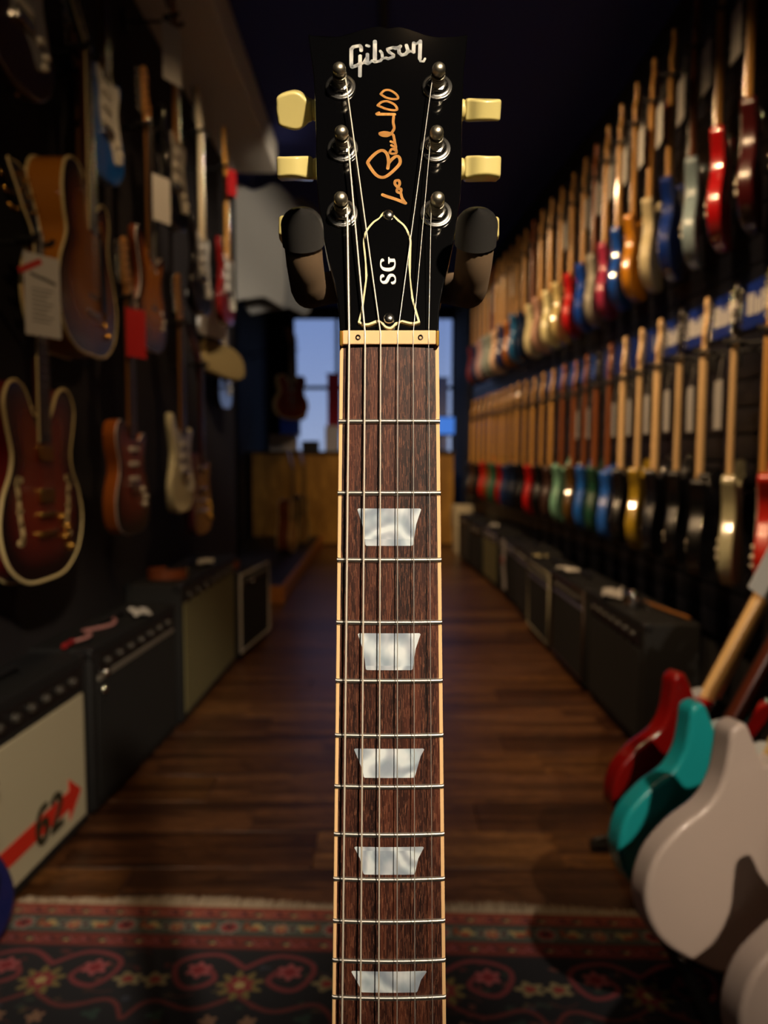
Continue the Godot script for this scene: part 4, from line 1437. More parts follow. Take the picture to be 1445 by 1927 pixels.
func build_left_wall() -> void:
	var maple := wood_mat(wood(64, 256, hex("8a5a28"), hex("b88344"), 91, 14.0), 0.4, Vector3(6, 1, 1))
	var pale := mat(hex("e6cda0"), 0.4)
	var mahog := mat(hex("4a1c12"), 0.35, 0.0, 0.4)
	var rosew := mat(hex("2a1a12"), 0.45)
	var grp := "guitars hung flat on the dark wall"
	# kind, distance, x of the neck, height of the body's bottom, style
	var list := [
		["hollow_guitar", "wine red burst semi-hollow guitar with cream binding, lowest and nearest on dark wall", 1.86, -0.815, 0.75, 1.02, {"kind": "semi_hollow", "body": gloss("5a100c"), "top": "burst", "neck": mahog, "head": "three", "head_mat": gloss("0a0708"), "board": rosew, "gold": true, "pale_holes": true}],
		["hollow_guitar", "amber archtop guitar with deep sides and cream binding, above the wine red one", 2.17, -0.80, 1.33, 1.03, {"kind": "archtop", "body": gloss("a8681a"), "top": "amber", "neck": mahog, "head": "three", "head_mat": gloss("0a0708"), "board": rosew, "pale_holes": true}],
		["electric_guitar", "dark brown guitar with grey pickguard cropped by the top corner", 1.86, -0.83, 1.90, 1.0, {"kind": "double_cut", "body": gloss("2a1408"), "neck": maple, "head": "six", "board": rosew, "guard": mat(hex("8a8a8c"), 0.4)}],
		["electric_guitar", "orange brown single cutaway guitar below the red card on the dark wall", 2.63, -0.85, 0.785, 1.0, {"kind": "single_cut", "body": gloss("a85a1c"), "top": "burst", "neck": maple, "head": "six", "board": rosew}],
		["electric_guitar", "cream white double cutaway guitar low on the dark wall", 3.26, -0.84, 0.81, 1.0, {"kind": "double_cut", "body": gloss("d6cfa8"), "neck": maple, "head": "six", "board": rosew, "guard": mat(hex("a8a49a"), 0.35)}],
		["electric_guitar", "maroon guitar just behind the cream white one on the dark wall", 3.62, -0.845, 0.68, 1.0, {"kind": "single_cut", "body": gloss("4a1428"), "neck": mahog, "head": "three", "board": rosew}],
		["electric_guitar", "black guitar beside the amber archtop in the middle row of the dark wall", 2.45, -0.925, 1.42, 1.0, {"kind": "double_cut", "body": gloss("08080a"), "neck": maple, "head": "six", "board": rosew, "guard": mat(hex("0c0c0e"), 0.3)}],
		["electric_guitar", "sunburst double cutaway guitar with grey pickguard in the middle row", 2.84, -0.835, 1.43, 1.0, {"kind": "double_cut", "body": gloss("7a3a10"), "top": "amber", "neck": maple, "head": "six", "board": rosew, "guard": mat(hex("9a968c"), 0.35)}],
		["electric_guitar", "blue guitar in the top row of the dark wall", 2.66, -0.92, 1.97, 1.0, {"kind": "offset", "body": gloss("0f4f9c"), "neck": maple, "head": "six", "board": rosew, "guard": mat(hex("c0beb6"), 0.35)}],
		["electric_guitar", "black guitar with pale grey pickguard in the top row of the dark wall", 3.13, -0.81, 1.95, 1.0, {"kind": "double_cut", "body": gloss("0a0a0c"), "neck": maple, "head": "six", "board": maple, "guard": mat(hex("a09a8e"), 0.35)}],
		["electric_guitar", "dark guitar with bone white neck high on the dark wall", 3.54, -0.81, 1.69, 1.0, {"kind": "double_cut", "body": gloss("141012"), "neck": pale, "head": "six", "board": pale, "guard": mat(hex("b8b2a8"), 0.35)}],
		["electric_guitar", "red guitar with golden neck high on the dark wall, farthest of them", 4.06, -0.80, 1.73, 1.0, {"kind": "double_cut", "body": gloss("7a1210"), "neck": mat(hex("d89a40"), 0.4), "head": "six", "board": mat(hex("d89a40"), 0.4)}],
		["electric_guitar", "ivory necked guitar with black body in the middle row near the grey shirts", 4.6, -0.93, 1.33, 1.0, {"kind": "single_cut", "body": gloss("08080a"), "neck": pale, "head": "six", "board": pale}],
	]
	for q in list:
		var st: Dictionary = q[6]
		var sc: float = q[5]
		var lb: float = shape_of(st.kind).bottom
		var away: float = 0.02 if st.kind == "archtop" else -0.03
		var turn := PI / 2 + away
		var b := Basis(Vector3.UP, turn)
		var xf := Transform3D(b.scaled(Vector3.ONE * sc), Vector3(q[3], q[4] + lb * sc, -q[2]))
		make_guitar(q[0], q[1], grp, st, xf)
		hanger("black hanger holding the " + (q[1] as String).split(" guitar")[0] + " guitar" + ("" if q[2] < 2.2 else ", %s row" % ("low" if q[4] < 1.2 else ("middle" if q[4] < 1.6 else "high"))), "hangers on the dark wall", Transform3D(b, xf.origin), (1.014 + q[3]) / cos(away), -away)
	var b := Basis(Vector3.UP, PI / 2 - deg_to_rad(30.0))
	price_tag("large printed white price tag on the wine red semi-hollow guitar's neck", "tags on the dark wall", Transform3D(b * Basis.from_scale(Vector3(1.1, 1.15, 1)), Vector3(-0.785, 1.52, -1.80)), false, true)
	price_tag("red card hanging above the orange brown guitar", "tags on the dark wall", Transform3D(b, Vector3(-0.832, 1.55, -2.615)), true)
	price_tag("white price tag on the sunburst guitar's neck", "tags on the dark wall", Transform3D(b, Vector3(-0.80, 2.06, -2.84)))
	price_tag("white price tag beside the top row's black guitar", "tags on the dark wall", Transform3D(b * Basis.from_scale(Vector3(1.1, 1.3, 1)), Vector3(-0.79, 2.66, -2.98)))
	price_tag("red card on the golden necked guitar", "tags on the dark wall", Transform3D(b * Basis.from_scale(Vector3(0.8, 0.8, 1)), Vector3(-0.77, 2.5, -4.0)), true)

# ------------------------------------------------------------------ floor rack
func build_rack() -> void:
	var t := thing("guitar_rack", "low black floor rack holding the leaning guitars over the rug", "rack", Vector3(0, 0.004, 0))
	var steel := mat(hex("09090a"), 0.5)
	var pad := mat(hex("0c0c0c"), 0.8)
	for q in [["base_rail", 0.56, 0.04], ["base_rail", 0.78, 0.03], ["neck_rail", 0.95, 0.66]]:
		var r := Shape.new()
		r.cylinder(Vector3(q[1], q[2], -0.8), Vector3(q[1] + 0.06, q[2], -2.0), 0.014, 12)
		part(q[0], r.done(), pad, t)
	for z in [-0.82, -1.98]:
		var dx: float = 0.05 * (-z - 0.8)
		var l := Shape.new()
		l.tube([Vector3(0.5 + dx, 0.022, z), Vector3(0.56 + dx, 0.036, z), Vector3(0.78 + dx, 0.03, z), Vector3(0.9 + dx, 0.08, z), Vector3(0.95 + dx, 0.66, z)], [0.011], 10)
		part("end_frame", l.done(), steel, t)
		var ft := Shape.new()
		ft.box(Vector3(0.7 + dx, 0.014, z), Vector3(0.42, 0.016, 0.03), 0.004)
		part("foot", ft.done(), steel, t)
	var maple := wood_mat(wood(64, 256, hex("c79a5e"), hex("e0b87c"), 95, 14.0), 0.35, Vector3(6, 1, 1), Color.WHITE, 0.3)
	var dark := mat(hex("5a2410"), 0.3, 0.0, 0.5)
	var list := [
		["shell pink guitar cropped by the lower corner of the view", 1.03, 0.563, 0.15, mat(hex("d6beb2"), 0.3, 0.0, 0.6), maple, "offset", 18.0, 33.0],
		["shell pink guitar with smooth contoured back leaning in the rack", 1.24, 0.507, 0.2115, mat(hex("dcc6ba"), 0.3, 0.0, 0.6), maple, "double_cut", 18.0, 33.0],
		["turquoise guitar leaning in the rack behind the shell pink one", 1.49, 0.542, 0.1635, mat(hex("22b0b4"), 0.28, 0.0, 0.7), dark, "double_cut", 18.0, 33.0],
		["dark red guitar leaning farthest back in the rack", 1.73, 0.603, 0.155, mat(hex("8a100c"), 0.2, 0.0, 0.8), maple, "double_cut", 18.0, 32.0],
	]
	for q in list:
		var beta := deg_to_rad(q[7])
		var rho := deg_to_rad(q[8])
		var f := Vector3(-sin(beta), 0, -cos(beta))
		var tr := Vector3.UP.cross(f)
		var u := (Vector3.UP * cos(rho) - tr * sin(rho)).normalized()
		var xx := u.cross(f).normalized()
		var bs := Basis(xx, u, f) * Basis.from_scale(Vector3.ONE * 1.05)
		var base := Vector3(q[2], q[3], -q[1])
		var xf := Transform3D(bs, base - bs * Vector3(0, -0.803, -0.03))
		var st := {"kind": q[6], "body": q[4], "neck": q[5], "head": "six", "board": mat(hex("2a140c"), 0.5)}
		make_guitar("electric_guitar", q[0], "guitars leaning in the floor rack", st, xf)
		if q[1] > 1.6:
			price_tag("white price tag lying against the neck of the dark red rack guitar", "tags by the rack", Transform3D(Basis(xx, u, f) * Basis(Vector3.UP, PI), xf * Vector3(0.03, -0.03, -0.031)))
	# dark blue guitar leaning against the white fronted amplifier
	var b := Basis(Vector3.UP, deg_to_rad(62.0)) * Basis(Vector3.RIGHT, deg_to_rad(-4.0))
	var xf2 := Transform3D(b, Vector3(-0.87, 0.85, -1.40))
	make_guitar("electric_guitar", "dark blue guitar cut off by the picture edge before the white amplifier", "", {"kind": "double_cut", "body": gloss("141a4c"), "neck": maple, "head": "six", "board": dark, "guard": mat(hex("0c0e24"), 0.4)}, xf2)

# ------------------------------------------------------------------ amplifiers
# a, b: the floor corners of the front; the cabinet goes back from there
func amp(label: String, group: String, a: Vector2, b: Vector2, h: float, depth: float, st: Dictionary) -> Node3D:
	var along := Vector3(b.x - a.x, 0, b.y - a.y)
	var w := along.length()
	var ax := along / w
	var front := ax.cross(Vector3.UP) * -1.0
	var mid := Vector3((a.x + b.x) / 2, 0, (a.y + b.y) / 2)
	if front.dot(Vector3(0, 0, mid.z) - mid) < 0.0:
		ax = -ax
		front = -front
	var t := thing("guitar_amplifier", label, "amplifier", mid, group)
	t.basis = Basis(front.cross(Vector3.UP) * -1.0, Vector3.UP, front)
	var tolex := mat(hex("060607"), 0.7)
	var lift := 0.02
	part("cabinet", box_mesh(Vector3(w - 0.01, h - lift, depth), 0.008), tolex, t).position = Vector3(0, lift + (h - lift) / 2, -depth / 2)
	var gh: float = st.get("grille_h", h - 0.15)
	var gy: float = lift + 0.03 + gh / 2
	part("grille", box_mesh(Vector3(w - 0.07, gh, 0.008), 0.002), st.grille, t).position = Vector3(0, gy, 0.001)
	var cp := part("control_panel", box_mesh(Vector3(w - 0.08, 0.06, 0.006), 0.001), st.get("panel", mat(hex("141416"), 0.4)), t)
	cp.position = Vector3(0, h - 0.055, 0.0)
	if not cache.has("amp_knob"):
		var k := Shape.new()
		k.xf = Transform3D(Basis(Vector3.RIGHT, PI / 2), Vector3.ZERO)
		k.lathe([Vector2(0.012, 0.0), Vector2(0.011, 0.012), Vector2(0.008, 0.016), Vector2(0.0, 0.016)], 12)
		cache["amp_knob"] = k.done()
		var c := Shape.new()
		c.box(Vector3.ZERO, Vector3(0.035, 0.035, 0.035), 0.008)
		cache["amp_corner"] = c.done()
		var f := Shape.new()
		f.lathe([Vector2(0.018, 0.0), Vector2(0.022, 0.021), Vector2(0.0, 0.021)], 12)
		cache["amp_foot"] = f.done()
	for k in 7:
		part("knob", cache["amp_knob"], mat(hex("34312c"), 0.35), cp).position = Vector3((w - 0.2) * (k / 6.0 - 0.5), 0.0, 0.003)
	if st.has("strip"):
		part("trim_strip", box_mesh(Vector3(w - 0.08, 0.014, 0.008), 0.002), st.strip, t).position = Vector3(0, h - 0.095, 0.003)
	if st.has("piping"):
		var p := Shape.new()
		var x := w / 2 - 0.024
		var y0 := lift + 0.024
		var y1: float = h - 0.02
		p.tube([Vector3(-x, y0, 0.004), Vector3(x, y0, 0.004), Vector3(x, y1, 0.004), Vector3(-x, y1, 0.004), Vector3(-x, y0 - 0.003, 0.004)], [0.007], 6)
		part("piping", p.done(), st.piping, t)
	for sx in [-1.0, 1.0]:
		for sz in [0.0, 1.0]:
			part("foot", cache["amp_foot"], mat(hex("080808"), 0.8), t).position = Vector3(sx * (w / 2 - 0.05), 0.0, -0.04 - sz * (depth - 0.08))
		part("corner", cache["amp_corner"], st.get("corner", mat(hex("1a1a1c"), 0.4)), t).position = Vector3(sx * (w / 2 - 0.0205), h - 0.0155, -0.0155)
	var hd := Shape.new()
	hd.tube([Vector3(-0.11, h - 0.002, -depth / 2), Vector3(-0.09, h + 0.02, -depth / 2), Vector3(0.09, h + 0.02, -depth / 2), Vector3(0.11, h - 0.002, -depth / 2)], [0.007], 8)
	part("handle", hd.done(), mat(hex("121214"), 0.6), t)
	return t

func build_amps() -> void:
	var cloth := StandardMaterial3D.new()
	cloth.albedo_texture = speckle(hex("8a8468"), hex("c0b898"), 5)
	cloth.uv1_scale = Vector3(12, 12, 1)
	cloth.roughness = 0.9
	var tan := StandardMaterial3D.new()
	tan.albedo_texture = speckle(hex("55502f"), hex("7c7550"), 6)
	tan.uv1_scale = Vector3(12, 12, 1)
	tan.roughness = 0.9
	var blackg := StandardMaterial3D.new()
	blackg.albedo_texture = speckle(hex("030303"), hex("0b0b0b"), 8)
	blackg.uv1_scale = Vector3(12, 12, 1)
	blackg.roughness = 0.85
	var white := mat(hex("b0a88e"), 0.6)
	var gl := "amplifiers below the dark wall"
	var a1 := amp("black amplifier with white front marked by a red arrow and number", gl, Vector2(-0.875, -1.5), Vector2(-0.837, -2.125), 0.50, 0.16, {"grille": white, "grille_h": 0.345})
	# red arrow and the figures painted on the white front (local x runs towards the camera's side)
	var ar := Shape.new()
	ar.prism(Shape.pts([-40, -24, 95, -24, 95, -56, 165, 0, 95, 56, 95, 24, -240, 24, -240, -24], 0.001), 0.0, 0.002)
	var wa := 0.626
	var arrow := part("arrow", ar.done(), mat(hex("c22a1a"), 0.5), a1, "red arrow")
	arrow.position = Vector3(wa / 2 - 0.23, 0.135, 0.0052)
	var tm := TextMesh.new()
	tm.text = "62"
	var font := SystemFont.new()
	font.font_names = PackedStringArray(["Droid Sans"])
	font.font_weight = 700
	tm.font = font
	tm.font_size = 64
	tm.pixel_size = 0.0021
	tm.depth = 0.002
	var num := part("number", tm, mat(hex("2a2614"), 0.6), a1, "black figures")
	num.position = Vector3(wa / 2 - 0.245, 0.135, 0.0085)
	amp("black amplifier with silver strip and chrome latch beside the white fronted one", gl, Vector2(-0.835, -2.15), Vector2(-0.785, -2.86), 0.50, 0.19, {"grille": blackg, "strip": mat(hex("9a958a"), 0.4, 0.6)})
	amp("amplifier with olive tan grille cloth between two black ones", gl, Vector2(-0.775, -2.9), Vector2(-0.745, -3.8), 0.56, 0.22, {"grille": tan, "grille_h": 0.43})
	amp("black amplifier outlined in silver piping, farthest below the dark wall", gl, Vector2(-0.74, -3.86), Vector2(-0.672, -4.45), 0.46, 0.25, {"grille": blackg, "grille_h": 0.3, "piping": mat(hex("a8a298"), 0.45)})
	# chrome latches on two of them
	var lt := Shape.new()
	lt.xf = Transform3D(Basis(Vector3.FORWARD, PI / 2), Vector3.ZERO)
	lt.lathe([Vector2(0.0, -0.004), Vector2(0.012, -0.004), Vector2(0.014, 0.004), Vector2(0.008, 0.012), Vector2(0.0, 0.013)], 14)
	var knob := lt.done()
	var kt := [[Vector3(-0.822, 0.415, -2.23), "upper"], [Vector3(-0.822, 0.37, -2.21), "lower"]]
	for q in kt:
		var o := thing("jack_plug", "small chrome plug, the %s of two on the black amplifier's front" % q[1], "plug", q[0], "chrome plugs")
		part("plug_body", knob, mat(hex("d8d6d0"), 0.15, 1.0), o)
	var o2 := thing("jack_plug", "single chrome plug on the amplifier outlined in silver", "plug", Vector3(-0.708, 0.385, -4.08), "chrome plugs")
	part("plug_body", knob, mat(hex("d8d6d0"), 0.15, 1.0), o2)
	var gr := "amplifiers below the slat wall"
	var bluegrey := mat(hex("8486a4"), 0.35, 0.4)
	var runs := [[0.90, -2.62, 0.89, -3.3, 0.47, {"grille": blackg}, "nearest"], [0.89, -3.35, 0.88, -3.98, 0.46, {"grille": blackg, "strip": bluegrey, "piping": mat(hex("2e1c10"), 0.5)}, "second"], [0.88, -4.02, 0.875, -4.62, 0.44, {"grille": blackg, "strip": bluegrey, "piping": mat(hex("8a8470"), 0.5)}, "third"], [0.89, -4.66, 0.9, -5.25, 0.46, {"grille": blackg, "strip": bluegrey}, "fourth"], [0.9, -5.3, 0.89, -5.9, 0.44, {"grille": blackg, "panel": bluegrey}, "fifth"], [0.88, -5.95, 0.85, -6.55, 0.46, {"grille": tan, "panel": bluegrey}, "sixth"], [0.84, -6.6, 0.81, -7.2, 0.44, {"grille": blackg}, "seventh"], [0.80, -7.25, 0.77, -7.9, 0.46, {"grille": mat(hex("3a3a3c"), 0.7)}, "farthest"]]
	for q in runs:
		amp("black amplifier below the slat wall, %s along the aisle" % q[6], gr, Vector2(q[0], q[1]), Vector2(q[2], q[3]), q[4], 0.2, q[5])

# ------------------------------------------------------------------ far end
func build_far_end() -> void:
	var ply := wood_mat(wood(256, 256, hex("8a6224"), hex("b88a3c"), 55, 3.0), 0.5, Vector3(1.2, 1.2, 1))
	var t := thing("counter", "golden plywood counter closing the far end of the aisle", "counter", Vector3(-0.35, 0, -9.0))
	for k in 4:
		var p := part("front_panel", box_mesh(Vector3(0.585, 1.06, 0.02), 0.002), ply, t)
		p.position = Vector3(-0.9 + 0.59 * k, 0.55, -0.01)
	part("carcass", box_mesh(Vector3(2.36, 1.06, 0.5), 0.002), mat(hex("2a1c10"), 0.7), t).position = Vector3(-0.015, 0.53, -0.275)
	part("worktop", box_mesh(Vector3(2.42, 0.03, 0.6), 0.004), mat(hex("2c2018"), 0.4), t).position = Vector3(-0.015, 1.0925, -0.27)
	# things standing on the counter
	var top := 1.1075
	var bx := [[-1.2, 0.32, 0.2, "c8c2c4", "pale lilac carton at the end of the plywood counter", "carton"], [-0.88, 0.2, 0.12, "1a1c24", "small dark box on the plywood counter by the lilac carton", "box"], [0.22, 0.12, 0.22, "c43a36", "narrow red carton on the plywood counter", "carton"], [0.36, 0.13, 0.28, "d8d6e2", "tall white carton on the plywood counter", "carton"], [-0.62, 0.16, 0.3, "b4b8d0", "pale blue carton on the plywood counter beside the hanging neck", "carton"]]
	for q in bx:
		var o := thing(q[5], q[4], q[5], Vector3(q[0], top, -9.25))
		part("carton_body", box_mesh(Vector3(q[1], q[2], 0.16), 0.003), mat(hex(q[3]), 0.6), o).position = Vector3(0, q[2] / 2, 0)
		part("tape", box_mesh(Vector3(q[1] * 0.2, 0.002, 0.161), 0.0), mat(hex("b8a888"), 0.4), o).position = Vector3(0, q[2] + 0.001, 0)
	var mo := thing("monitor", "flat dark monitor glowing blue on the plywood counter", "monitor", Vector3(0.66, top, -9.3))
	part("stand", box_mesh(Vector3(0.16, 0.015, 0.14), 0.003), mat(hex("0a0a0a"), 0.5), mo).position = Vector3(0, 0.0075, 0)
	part("stem", box_mesh(Vector3(0.03, 0.2, 0.02), 0.002), mat(hex("0a0a0a"), 0.5), mo).position = Vector3(0, 0.11, -0.01)
	part("housing", box_mesh(Vector3(0.4, 0.24, 0.025), 0.004), mat(hex("0a0a0a"), 0.5), mo).position = Vector3(0, 0.3, 0)
	var scr := StandardMaterial3D.new()
	scr.albedo_color = hex("101820")
	scr.emission_enabled = true
	scr.emission = hex("4a86e8")
	scr.emission_energy_multiplier = 0.8
	part("screen", box_mesh(Vector3(0.37, 0.2, 0.003)), scr, mo).position = Vector3(0, 0.305, 0.0135)
	# banners by the window
	var bl := [[-0.66, 1.75, 0.17, 0.75, "c8302c", "red banner hanging before the shop window", -10.2], [0.76, 1.5, 0.16, 1.15, "d2d4e4", "long white banner hanging before the shop window", -10.2], [-1.2, 1.55, 0.26, 0.5, "3a4f86", "blue banner hanging at the window's far corner", -9.9]]
	for q in bl:
		var o := thing("banner", q[5], "banner", Vector3(q[0], q[1], q[6]))
		var s := Shape.new()
		for k in 10:
			var y0 := -float(q[3]) / 2 + float(q[3]) * k / 10
			var y1 := y0 + float(q[3]) / 10
			var z0 := 0.012 * sin(k * 0.9)
			var z1 := 0.012 * sin((k + 1) * 0.9)
			var hw := float(q[2]) / 2
			s.quad(Vector3(-hw, y0, z0), Vector3(hw, y0, z0), Vector3(hw, y1, z1), Vector3(-hw, y1, z1), Vector3(0, 0, 1), Vector3(0, 0, 1), Vector3(0, 0, 1), Vector3(0, 0, 1))
		var cl := StandardMaterial3D.new()
		cl.albedo_color = hex(q[4])
		cl.roughness = 0.8
		cl.backlight_enabled = true
		cl.backlight = hex(q[4])
		part("cloth", s.done(), cl, o)
		var r := Shape.new()
		r.cylinder(Vector3(-float(q[2]) / 2 - 0.02, float(q[3]) / 2, 0), Vector3(float(q[2]) / 2 + 0.02, float(q[3]) / 2, 0), 0.008, 8)
		part("rod", r.done(), mat(hex("3a3a3c"), 0.4), o)
		var c := Shape.new()
		c.cylinder(Vector3(0, float(q[3]) / 2, 0), Vector3(0, 3.1 - float(q[1]), 0), 0.002, 5)
		part("cord", c.done(), mat(hex("3a3a3c"), 0.6), o)
	# guitars by the counter
	var maple := mat(hex("9a6a34"), 0.4)
	var gg := "guitars by the counter"
	var acs := [["acoustic_guitar", "orange brown acoustic guitar standing on the plinth", Vector3(-0.86, 0.14 + 0.80, -7.3), 0.5, {"kind": "acoustic", "body": gloss("7a3a14"), "neck": maple, "head": "three", "board": mat(hex("2a140c"), 0.5)}], ["acoustic_guitar", "black acoustic guitar standing on the plinth nearest the counter", Vector3(-0.84, 0.14 + 0.80, -8.1), 0.4, {"kind": "acoustic", "body": gloss("0c0a0a"), "neck": maple, "head": "three", "board": mat(hex("2a140c"), 0.5)}]]
	for q in acs:
		var b := Basis(Vector3.UP, q[3] + PI / 2 - 0.6)
		make_guitar(q[0], q[1], gg, q[4], Transform3D(b, q[2]))
	for q in [["dark cherry guitar hanging above the plinth", -0.98, -8.3, "5a120c", "semi_hollow"], ["tobacco brown guitar hanging above the plinth nearer the window", -1.0, -8.75, "5a3a18", "single_cut"]]:
		var b := Basis(Vector3.UP, PI / 2 - 0.9)
		var xf := Transform3D(b, Vector3(q[1], 2.25, q[2]))
		make_guitar("electric_guitar", q[0], gg, {"kind": q[4], "body": gloss(q[3]), "neck": maple, "head": "three", "board": mat(hex("2a140c"), 0.5)}, xf)
		hanger("black hanger for the " + (q[0] as String).split(" hanging")[0], "hangers above the plinth", xf, (1.59 + q[1]) / cos(0.9), 0.9)
	# merchandise shirts high on the return of the dark wall
	var tee := Shape.pts([-30, 0, -30, 58, -52, 52, -58, 70, -24, 86, -12, 80, 0, 77, 12, 80, 24, 86, 58, 70, 52, 52, 30, 58, 30, 0], 0.01)
	for q in [[-0.93, 2.16, -5.55, "9a9a98", "light grey T-shirt hanging high past the dark wall", 0.5], [-0.78, 2.12, -5.75, "7c7e80", "mid grey T-shirt hanging behind the light grey one", 0.3]]:
		var o := thing("t_shirt", q[4], "shirt", Vector3(q[0], q[1], q[2]), "shirts on hangers")
		o.rotation.y = q[5]
		var s := Shape.new()
		s.prism(Shape.smooth(Shape.pts([-24, 0, -24, 58, -36, 50, -42, 62, -20, 82, -8, 78, 0, 75, 8, 78, 20, 82, 42, 62, 36, 50, 24, 58, 24, 0, 8, 1.5, -8, -1.5], 0.01), 3), -0.018, 0.018, 0.015, 2)
		part("fabric", s.done(), mat(hex(q[3]), 0.9), o)
		var h := Shape.new()
		h.tube([Vector3(0, 0.78, 0), Vector3(0, 0.86, 0), Vector3(0.012, 0.885, 0), Vector3(0.0, 0.9, 0), Vector3(0, 3.1 - float(q[1]), 0)], [0.0025], 6)
		part("hook", h.done(), mat(hex("2a2a2c"), 0.4), o)
	tee.clear()
	var wt := thing("t_shirt", "small white T-shirt pinned to the dark wall below the shirts", "shirt", Vector3(-0.985, 1.56, -4.62), "shirts on the dark wall")
	wt.rotation.y = PI / 2 - 0.35
	wt.position = Vector3(-0.93, 1.70, -4.22)
	var ws := Shape.new()
	ws.prism(Shape.smooth(Shape.pts([-20, 0, -20, 26, -30, 22, -35, 30, -18, 38, -7, 36, 0, 34, 7, 36, 18, 38, 35, 30, 30, 22, 20, 26, 20, 0, 0, -1], 0.0065), 3), -0.012, 0.012, 0.01, 2)
	part("fabric", ws.done(), mat(hex("eef0f0"), 0.9), wt)
	var wp := Shape.new()
	wp.cylinder(Vector3(0, 0.225, -0.005), Vector3(-0.03, 0.225, -0.12), 0.004, 6)
	part("hook", wp.done(), mat(hex("2a2a2c"), 0.4), wt)
	var bag := thing("shoulder_bag", "tan cloth bag hanging below the small white T-shirt", "bag", Vector3(-0.9, 1.53, -4.3))
	bag.rotation.y = PI / 2 - 0.5
	var bs := Shape.new()
	bs.prism(Shape.smooth(Shape.pts([-17, 0, -16, 12, -10, 15, 4, 13, 15, 8, 18, -2, 10, -6, -6, -4], 0.01), 4), -0.03, 0.03, 0.02, 3)
	part("pouch", bs.done(), mat(hex("8a7446"), 0.9), bag)
	var bst := Shape.new()
	bst.tube([Vector3(-0.12, 0.13, 0), Vector3(-0.08, 0.17, -0.04), Vector3(-0.03, 0.18, -0.1)], [0.006], 6)
	part("strap", bst.done(), mat(hex("5a4a2c"), 0.9), bag)

# ------------------------------------------------------------------ small things on the amplifiers
func paper(label: String, at: Vector3, size: Vector2, turn: float, tilt: float, col: String, sd: int) -> void:
	var o := thing("paper_tag", label, "paper", at, "loose papers on the amplifiers")
	o.rotation = Vector3(tilt, turn, 0)
	var s := Shape.new()
	var f := noise(7.0, sd, 2)
	var nx := 6
	for i in nx:
		for j in nx:
			var q := []
			for e in [[i, j], [i + 1, j], [i + 1, j + 1], [i, j + 1]]:
				var x: float = size.x * (e[0] / float(nx) - 0.5)
				var z: float = size.y * (e[1] / float(nx) - 0.5)
				q.append(Vector3(x, 0.006 + absf(f.get_noise_2d(x * 4, z * 4)) * 0.03, z))
			var nn: Vector3 = (q[3] - q[0]).cross(q[1] - q[0]).normalized()
			s.quad(q[0], q[1], q[2], q[3], nn, nn, nn, nn)
	part("sheet", s.done(), mat(hex(col), 0.8), o)

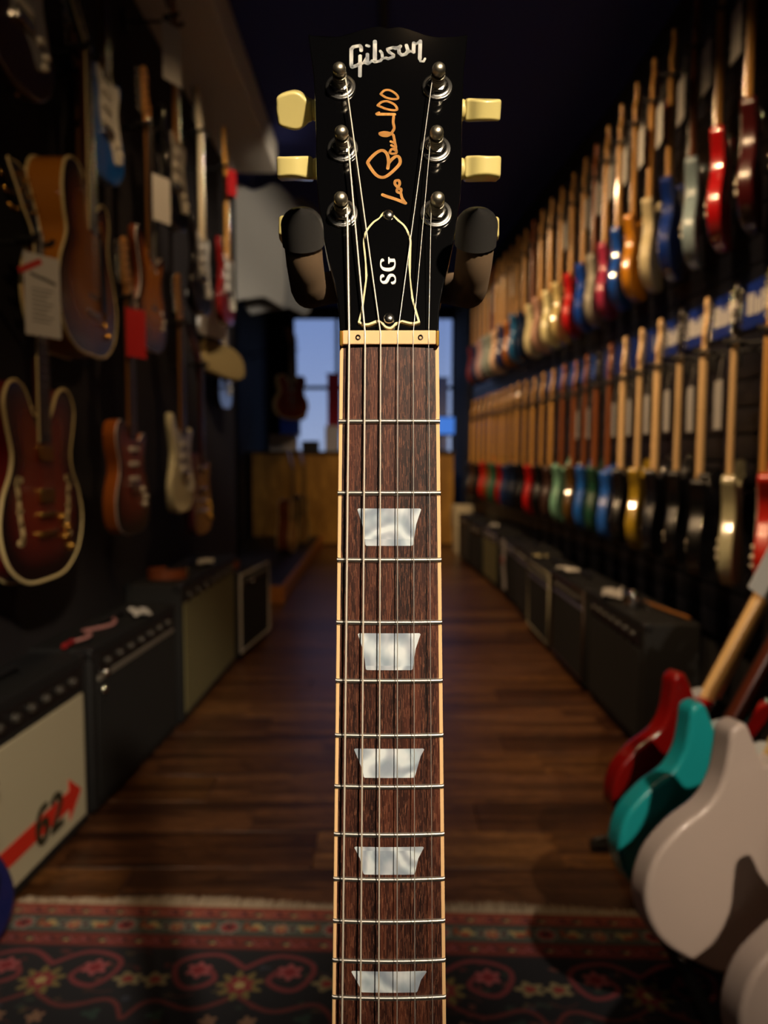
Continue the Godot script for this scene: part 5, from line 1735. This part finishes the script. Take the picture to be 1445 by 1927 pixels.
func build_clutter() -> void:
	paper("white paper tag curled on the black amplifier with silver strip", Vector3(-0.84, 0.504, -2.62), Vector2(0.06, 0.11), 0.5, 0.0, "c8c6c0", 3)
	paper("crumpled white paper on the olive tan amplifier", Vector3(-0.805, 0.564, -3.45), Vector2(0.07, 0.14), 0.2, 0.0, "c2beb4", 9)
	paper("flat white leaflet on the nearest amplifier below the slat wall", Vector3(0.945, 0.474, -3.15), Vector2(0.08, 0.2), -0.3, 0.0, "a8a6a4", 4)
	paper("folded white leaflet on the second amplifier below the slat wall", Vector3(0.925, 0.47, -3.85), Vector2(0.06, 0.14), 0.3, 0.0, "cac8c2", 6)
	paper("beige leaflet on the third amplifier below the slat wall", Vector3(0.915, 0.45, -4.5), Vector2(0.05, 0.1), 0.9, 0.0, "b0a67c", 7)
	paper("pale paper on the sixth amplifier below the slat wall", Vector3(0.915, 0.464, -6.35), Vector2(0.07, 0.16), 0.1, 0.0, "c0beba", 8)
	# a printed sheet hanging down the front of an amplifier
	var hs := thing("hanging_sheet", "long white printed sheet hanging over the fifth amplifier's front", "paper", Vector3(0.868, 0.43, -5.55))
	var s := Shape.new()
	for k in 12:
		var p := []
		for j in [k, k + 1]:
			var u: float = j / 12.0
			var y := -0.36 * u + 0.02
			var x := 0.004 * sin(u * 9.0) - 0.004
			p.append([Vector3(x, y, -0.06 + 0.04 * u), Vector3(x + 0.004, y, 0.06 + 0.06 * u)])
		s.quad(p[0][0], p[0][1], p[1][1], p[1][0], Vector3.LEFT, Vector3.LEFT, Vector3.LEFT, Vector3.LEFT)
	part("sheet", s.done(), mat(hex("b8b4b4"), 0.7), hs)
	var pr := Shape.new()
	pr.box(Vector3(-0.013, -0.13, 0.02), Vector3(0.003, 0.04, 0.07))
	part("print", pr.done(), mat(hex("a85a58"), 0.7), hs, "faded red print")
	# coiled pinkish cable
	var cb := thing("coiled_cable", "pinkish cable lying on the black amplifier with silver strip", "cable", Vector3(-0.9, 0.508, -2.33))
	var c := Shape.new()
	var path := []
	for k in 40:
		var u := k / 39.0
		path.append(Vector3(0.03 * sin(u * 9.0), 0.006 + 0.006 * sin(u * 7.0), 0.14 - 0.30 * u))
	c.tube(path, [0.005], 6)
	part("lead", c.done(), mat(hex("a87470"), 0.6), cb)
	var pg := Shape.new()
	pg.cylinder(Vector3(0, 0.008, 0.14), Vector3(0, 0.008, 0.20), 0.008, 8)
	part("plug", pg.done(), mat(hex("8a1c1c"), 0.4), cb)
	# leather strap
	for q in [["brown leather strap lying on the olive tan amplifier", Vector3(-0.86, 0.585, -3.05), 0.3], ["rust leather strap looped on the amplifier outlined in silver", Vector3(-0.82, 0.484, -4.0), 0.9], ["tan drum stick lying on the nearest amplifier below the slat wall", Vector3(1.04, 0.48, -2.86), 1.75]]:
		var o := thing("leather_strap" if "strap" in q[0] else "drum_stick", q[0], "strap" if "strap" in q[0] else "stick", q[1])
		o.rotation.y = q[2]
		var l := Shape.new()
		if "strap" in q[0]:
			for k in 14:
				var p := []
				for j in [k, k + 1]:
					var a: float = j / 14.0 * 4.6
					p.append([Vector3(0.07 * cos(a) * (1 + 0.06 * a), -0.022 + 0.0, 0.05 * sin(a)), Vector3(0.07 * cos(a) * (1 + 0.06 * a), 0.018, 0.05 * sin(a))])
				var nn := Vector3(cos(k / 14.0 * 4.6), 0, sin(k / 14.0 * 4.6))
				l.quad(p[0][0], p[0][1], p[1][1], p[1][0], nn, nn, nn, nn)
			part("band", l.done(), mat(hex("7a3c18"), 0.6), o)
			var bk := Shape.new()
			bk.box(Vector3(0.07, 0.0, 0.0), Vector3(0.008, 0.035, 0.03), 0.003)
			part("buckle", bk.done(), mat(hex("a89a70"), 0.3, 1.0), o)
		else:
			l.tube([Vector3(-0.19, 0, 0), Vector3(0.12, 0, 0), Vector3(0.17, 0, 0), Vector3(0.175, 0, 0), Vector3(0.19, 0, 0)], [0.007, 0.007, 0.004, 0.006, 0.004], 8)
			part("shaft", l.done(), mat(hex("8a5a2a"), 0.5), o)
	# glass dome lamp-like knob: a polished metal cup on the second amplifier
	var cup := thing("metal_cup", "small polished metal cup shining on the nearest amplifier below the slat wall", "cup", Vector3(0.945, 0.4705, -2.9))
	var cs := Shape.new()
	cs.lathe([Vector2(0.0, 0.0), Vector2(0.02, 0.0), Vector2(0.026, 0.02), Vector2(0.028, 0.05), Vector2(0.0255, 0.05), Vector2(0.023, 0.02), Vector2(0.0, 0.004)], 20)
	part("bowl", cs.done(), mat(hex("dfe4ee"), 0.12, 1.0), cup)
	var cl := Shape.new()
	cl.lathe([Vector2(0.028, 0.05), Vector2(0.026, 0.058), Vector2(0.016, 0.068), Vector2(0.0, 0.072)], 20)
	part("lid", cl.done(), mat(hex("dfe4ee"), 0.1, 1.0), cup)
	# white cartons stacked by the counter
	for q in [["white carton at the end of the amplifiers, lower of two", Vector3(0.86, 0.0, -8.3), 0.27], ["white carton at the end of the amplifiers, upper of two", Vector3(0.85, 0.2715, -8.32), 0.25]]:
		var o := thing("carton", q[0], "carton", q[1])
		o.rotation.y = 0.12
		part("carton_body", box_mesh(Vector3(0.2, q[2], 0.2), 0.003), mat(hex("c8bea4"), 0.7), o).position = Vector3(0, q[2] / 2, 0)
		part("tape", box_mesh(Vector3(0.04, 0.002, 0.201)), mat(hex("a89870"), 0.4), o).position = Vector3(0, q[2] + 0.0005, 0)
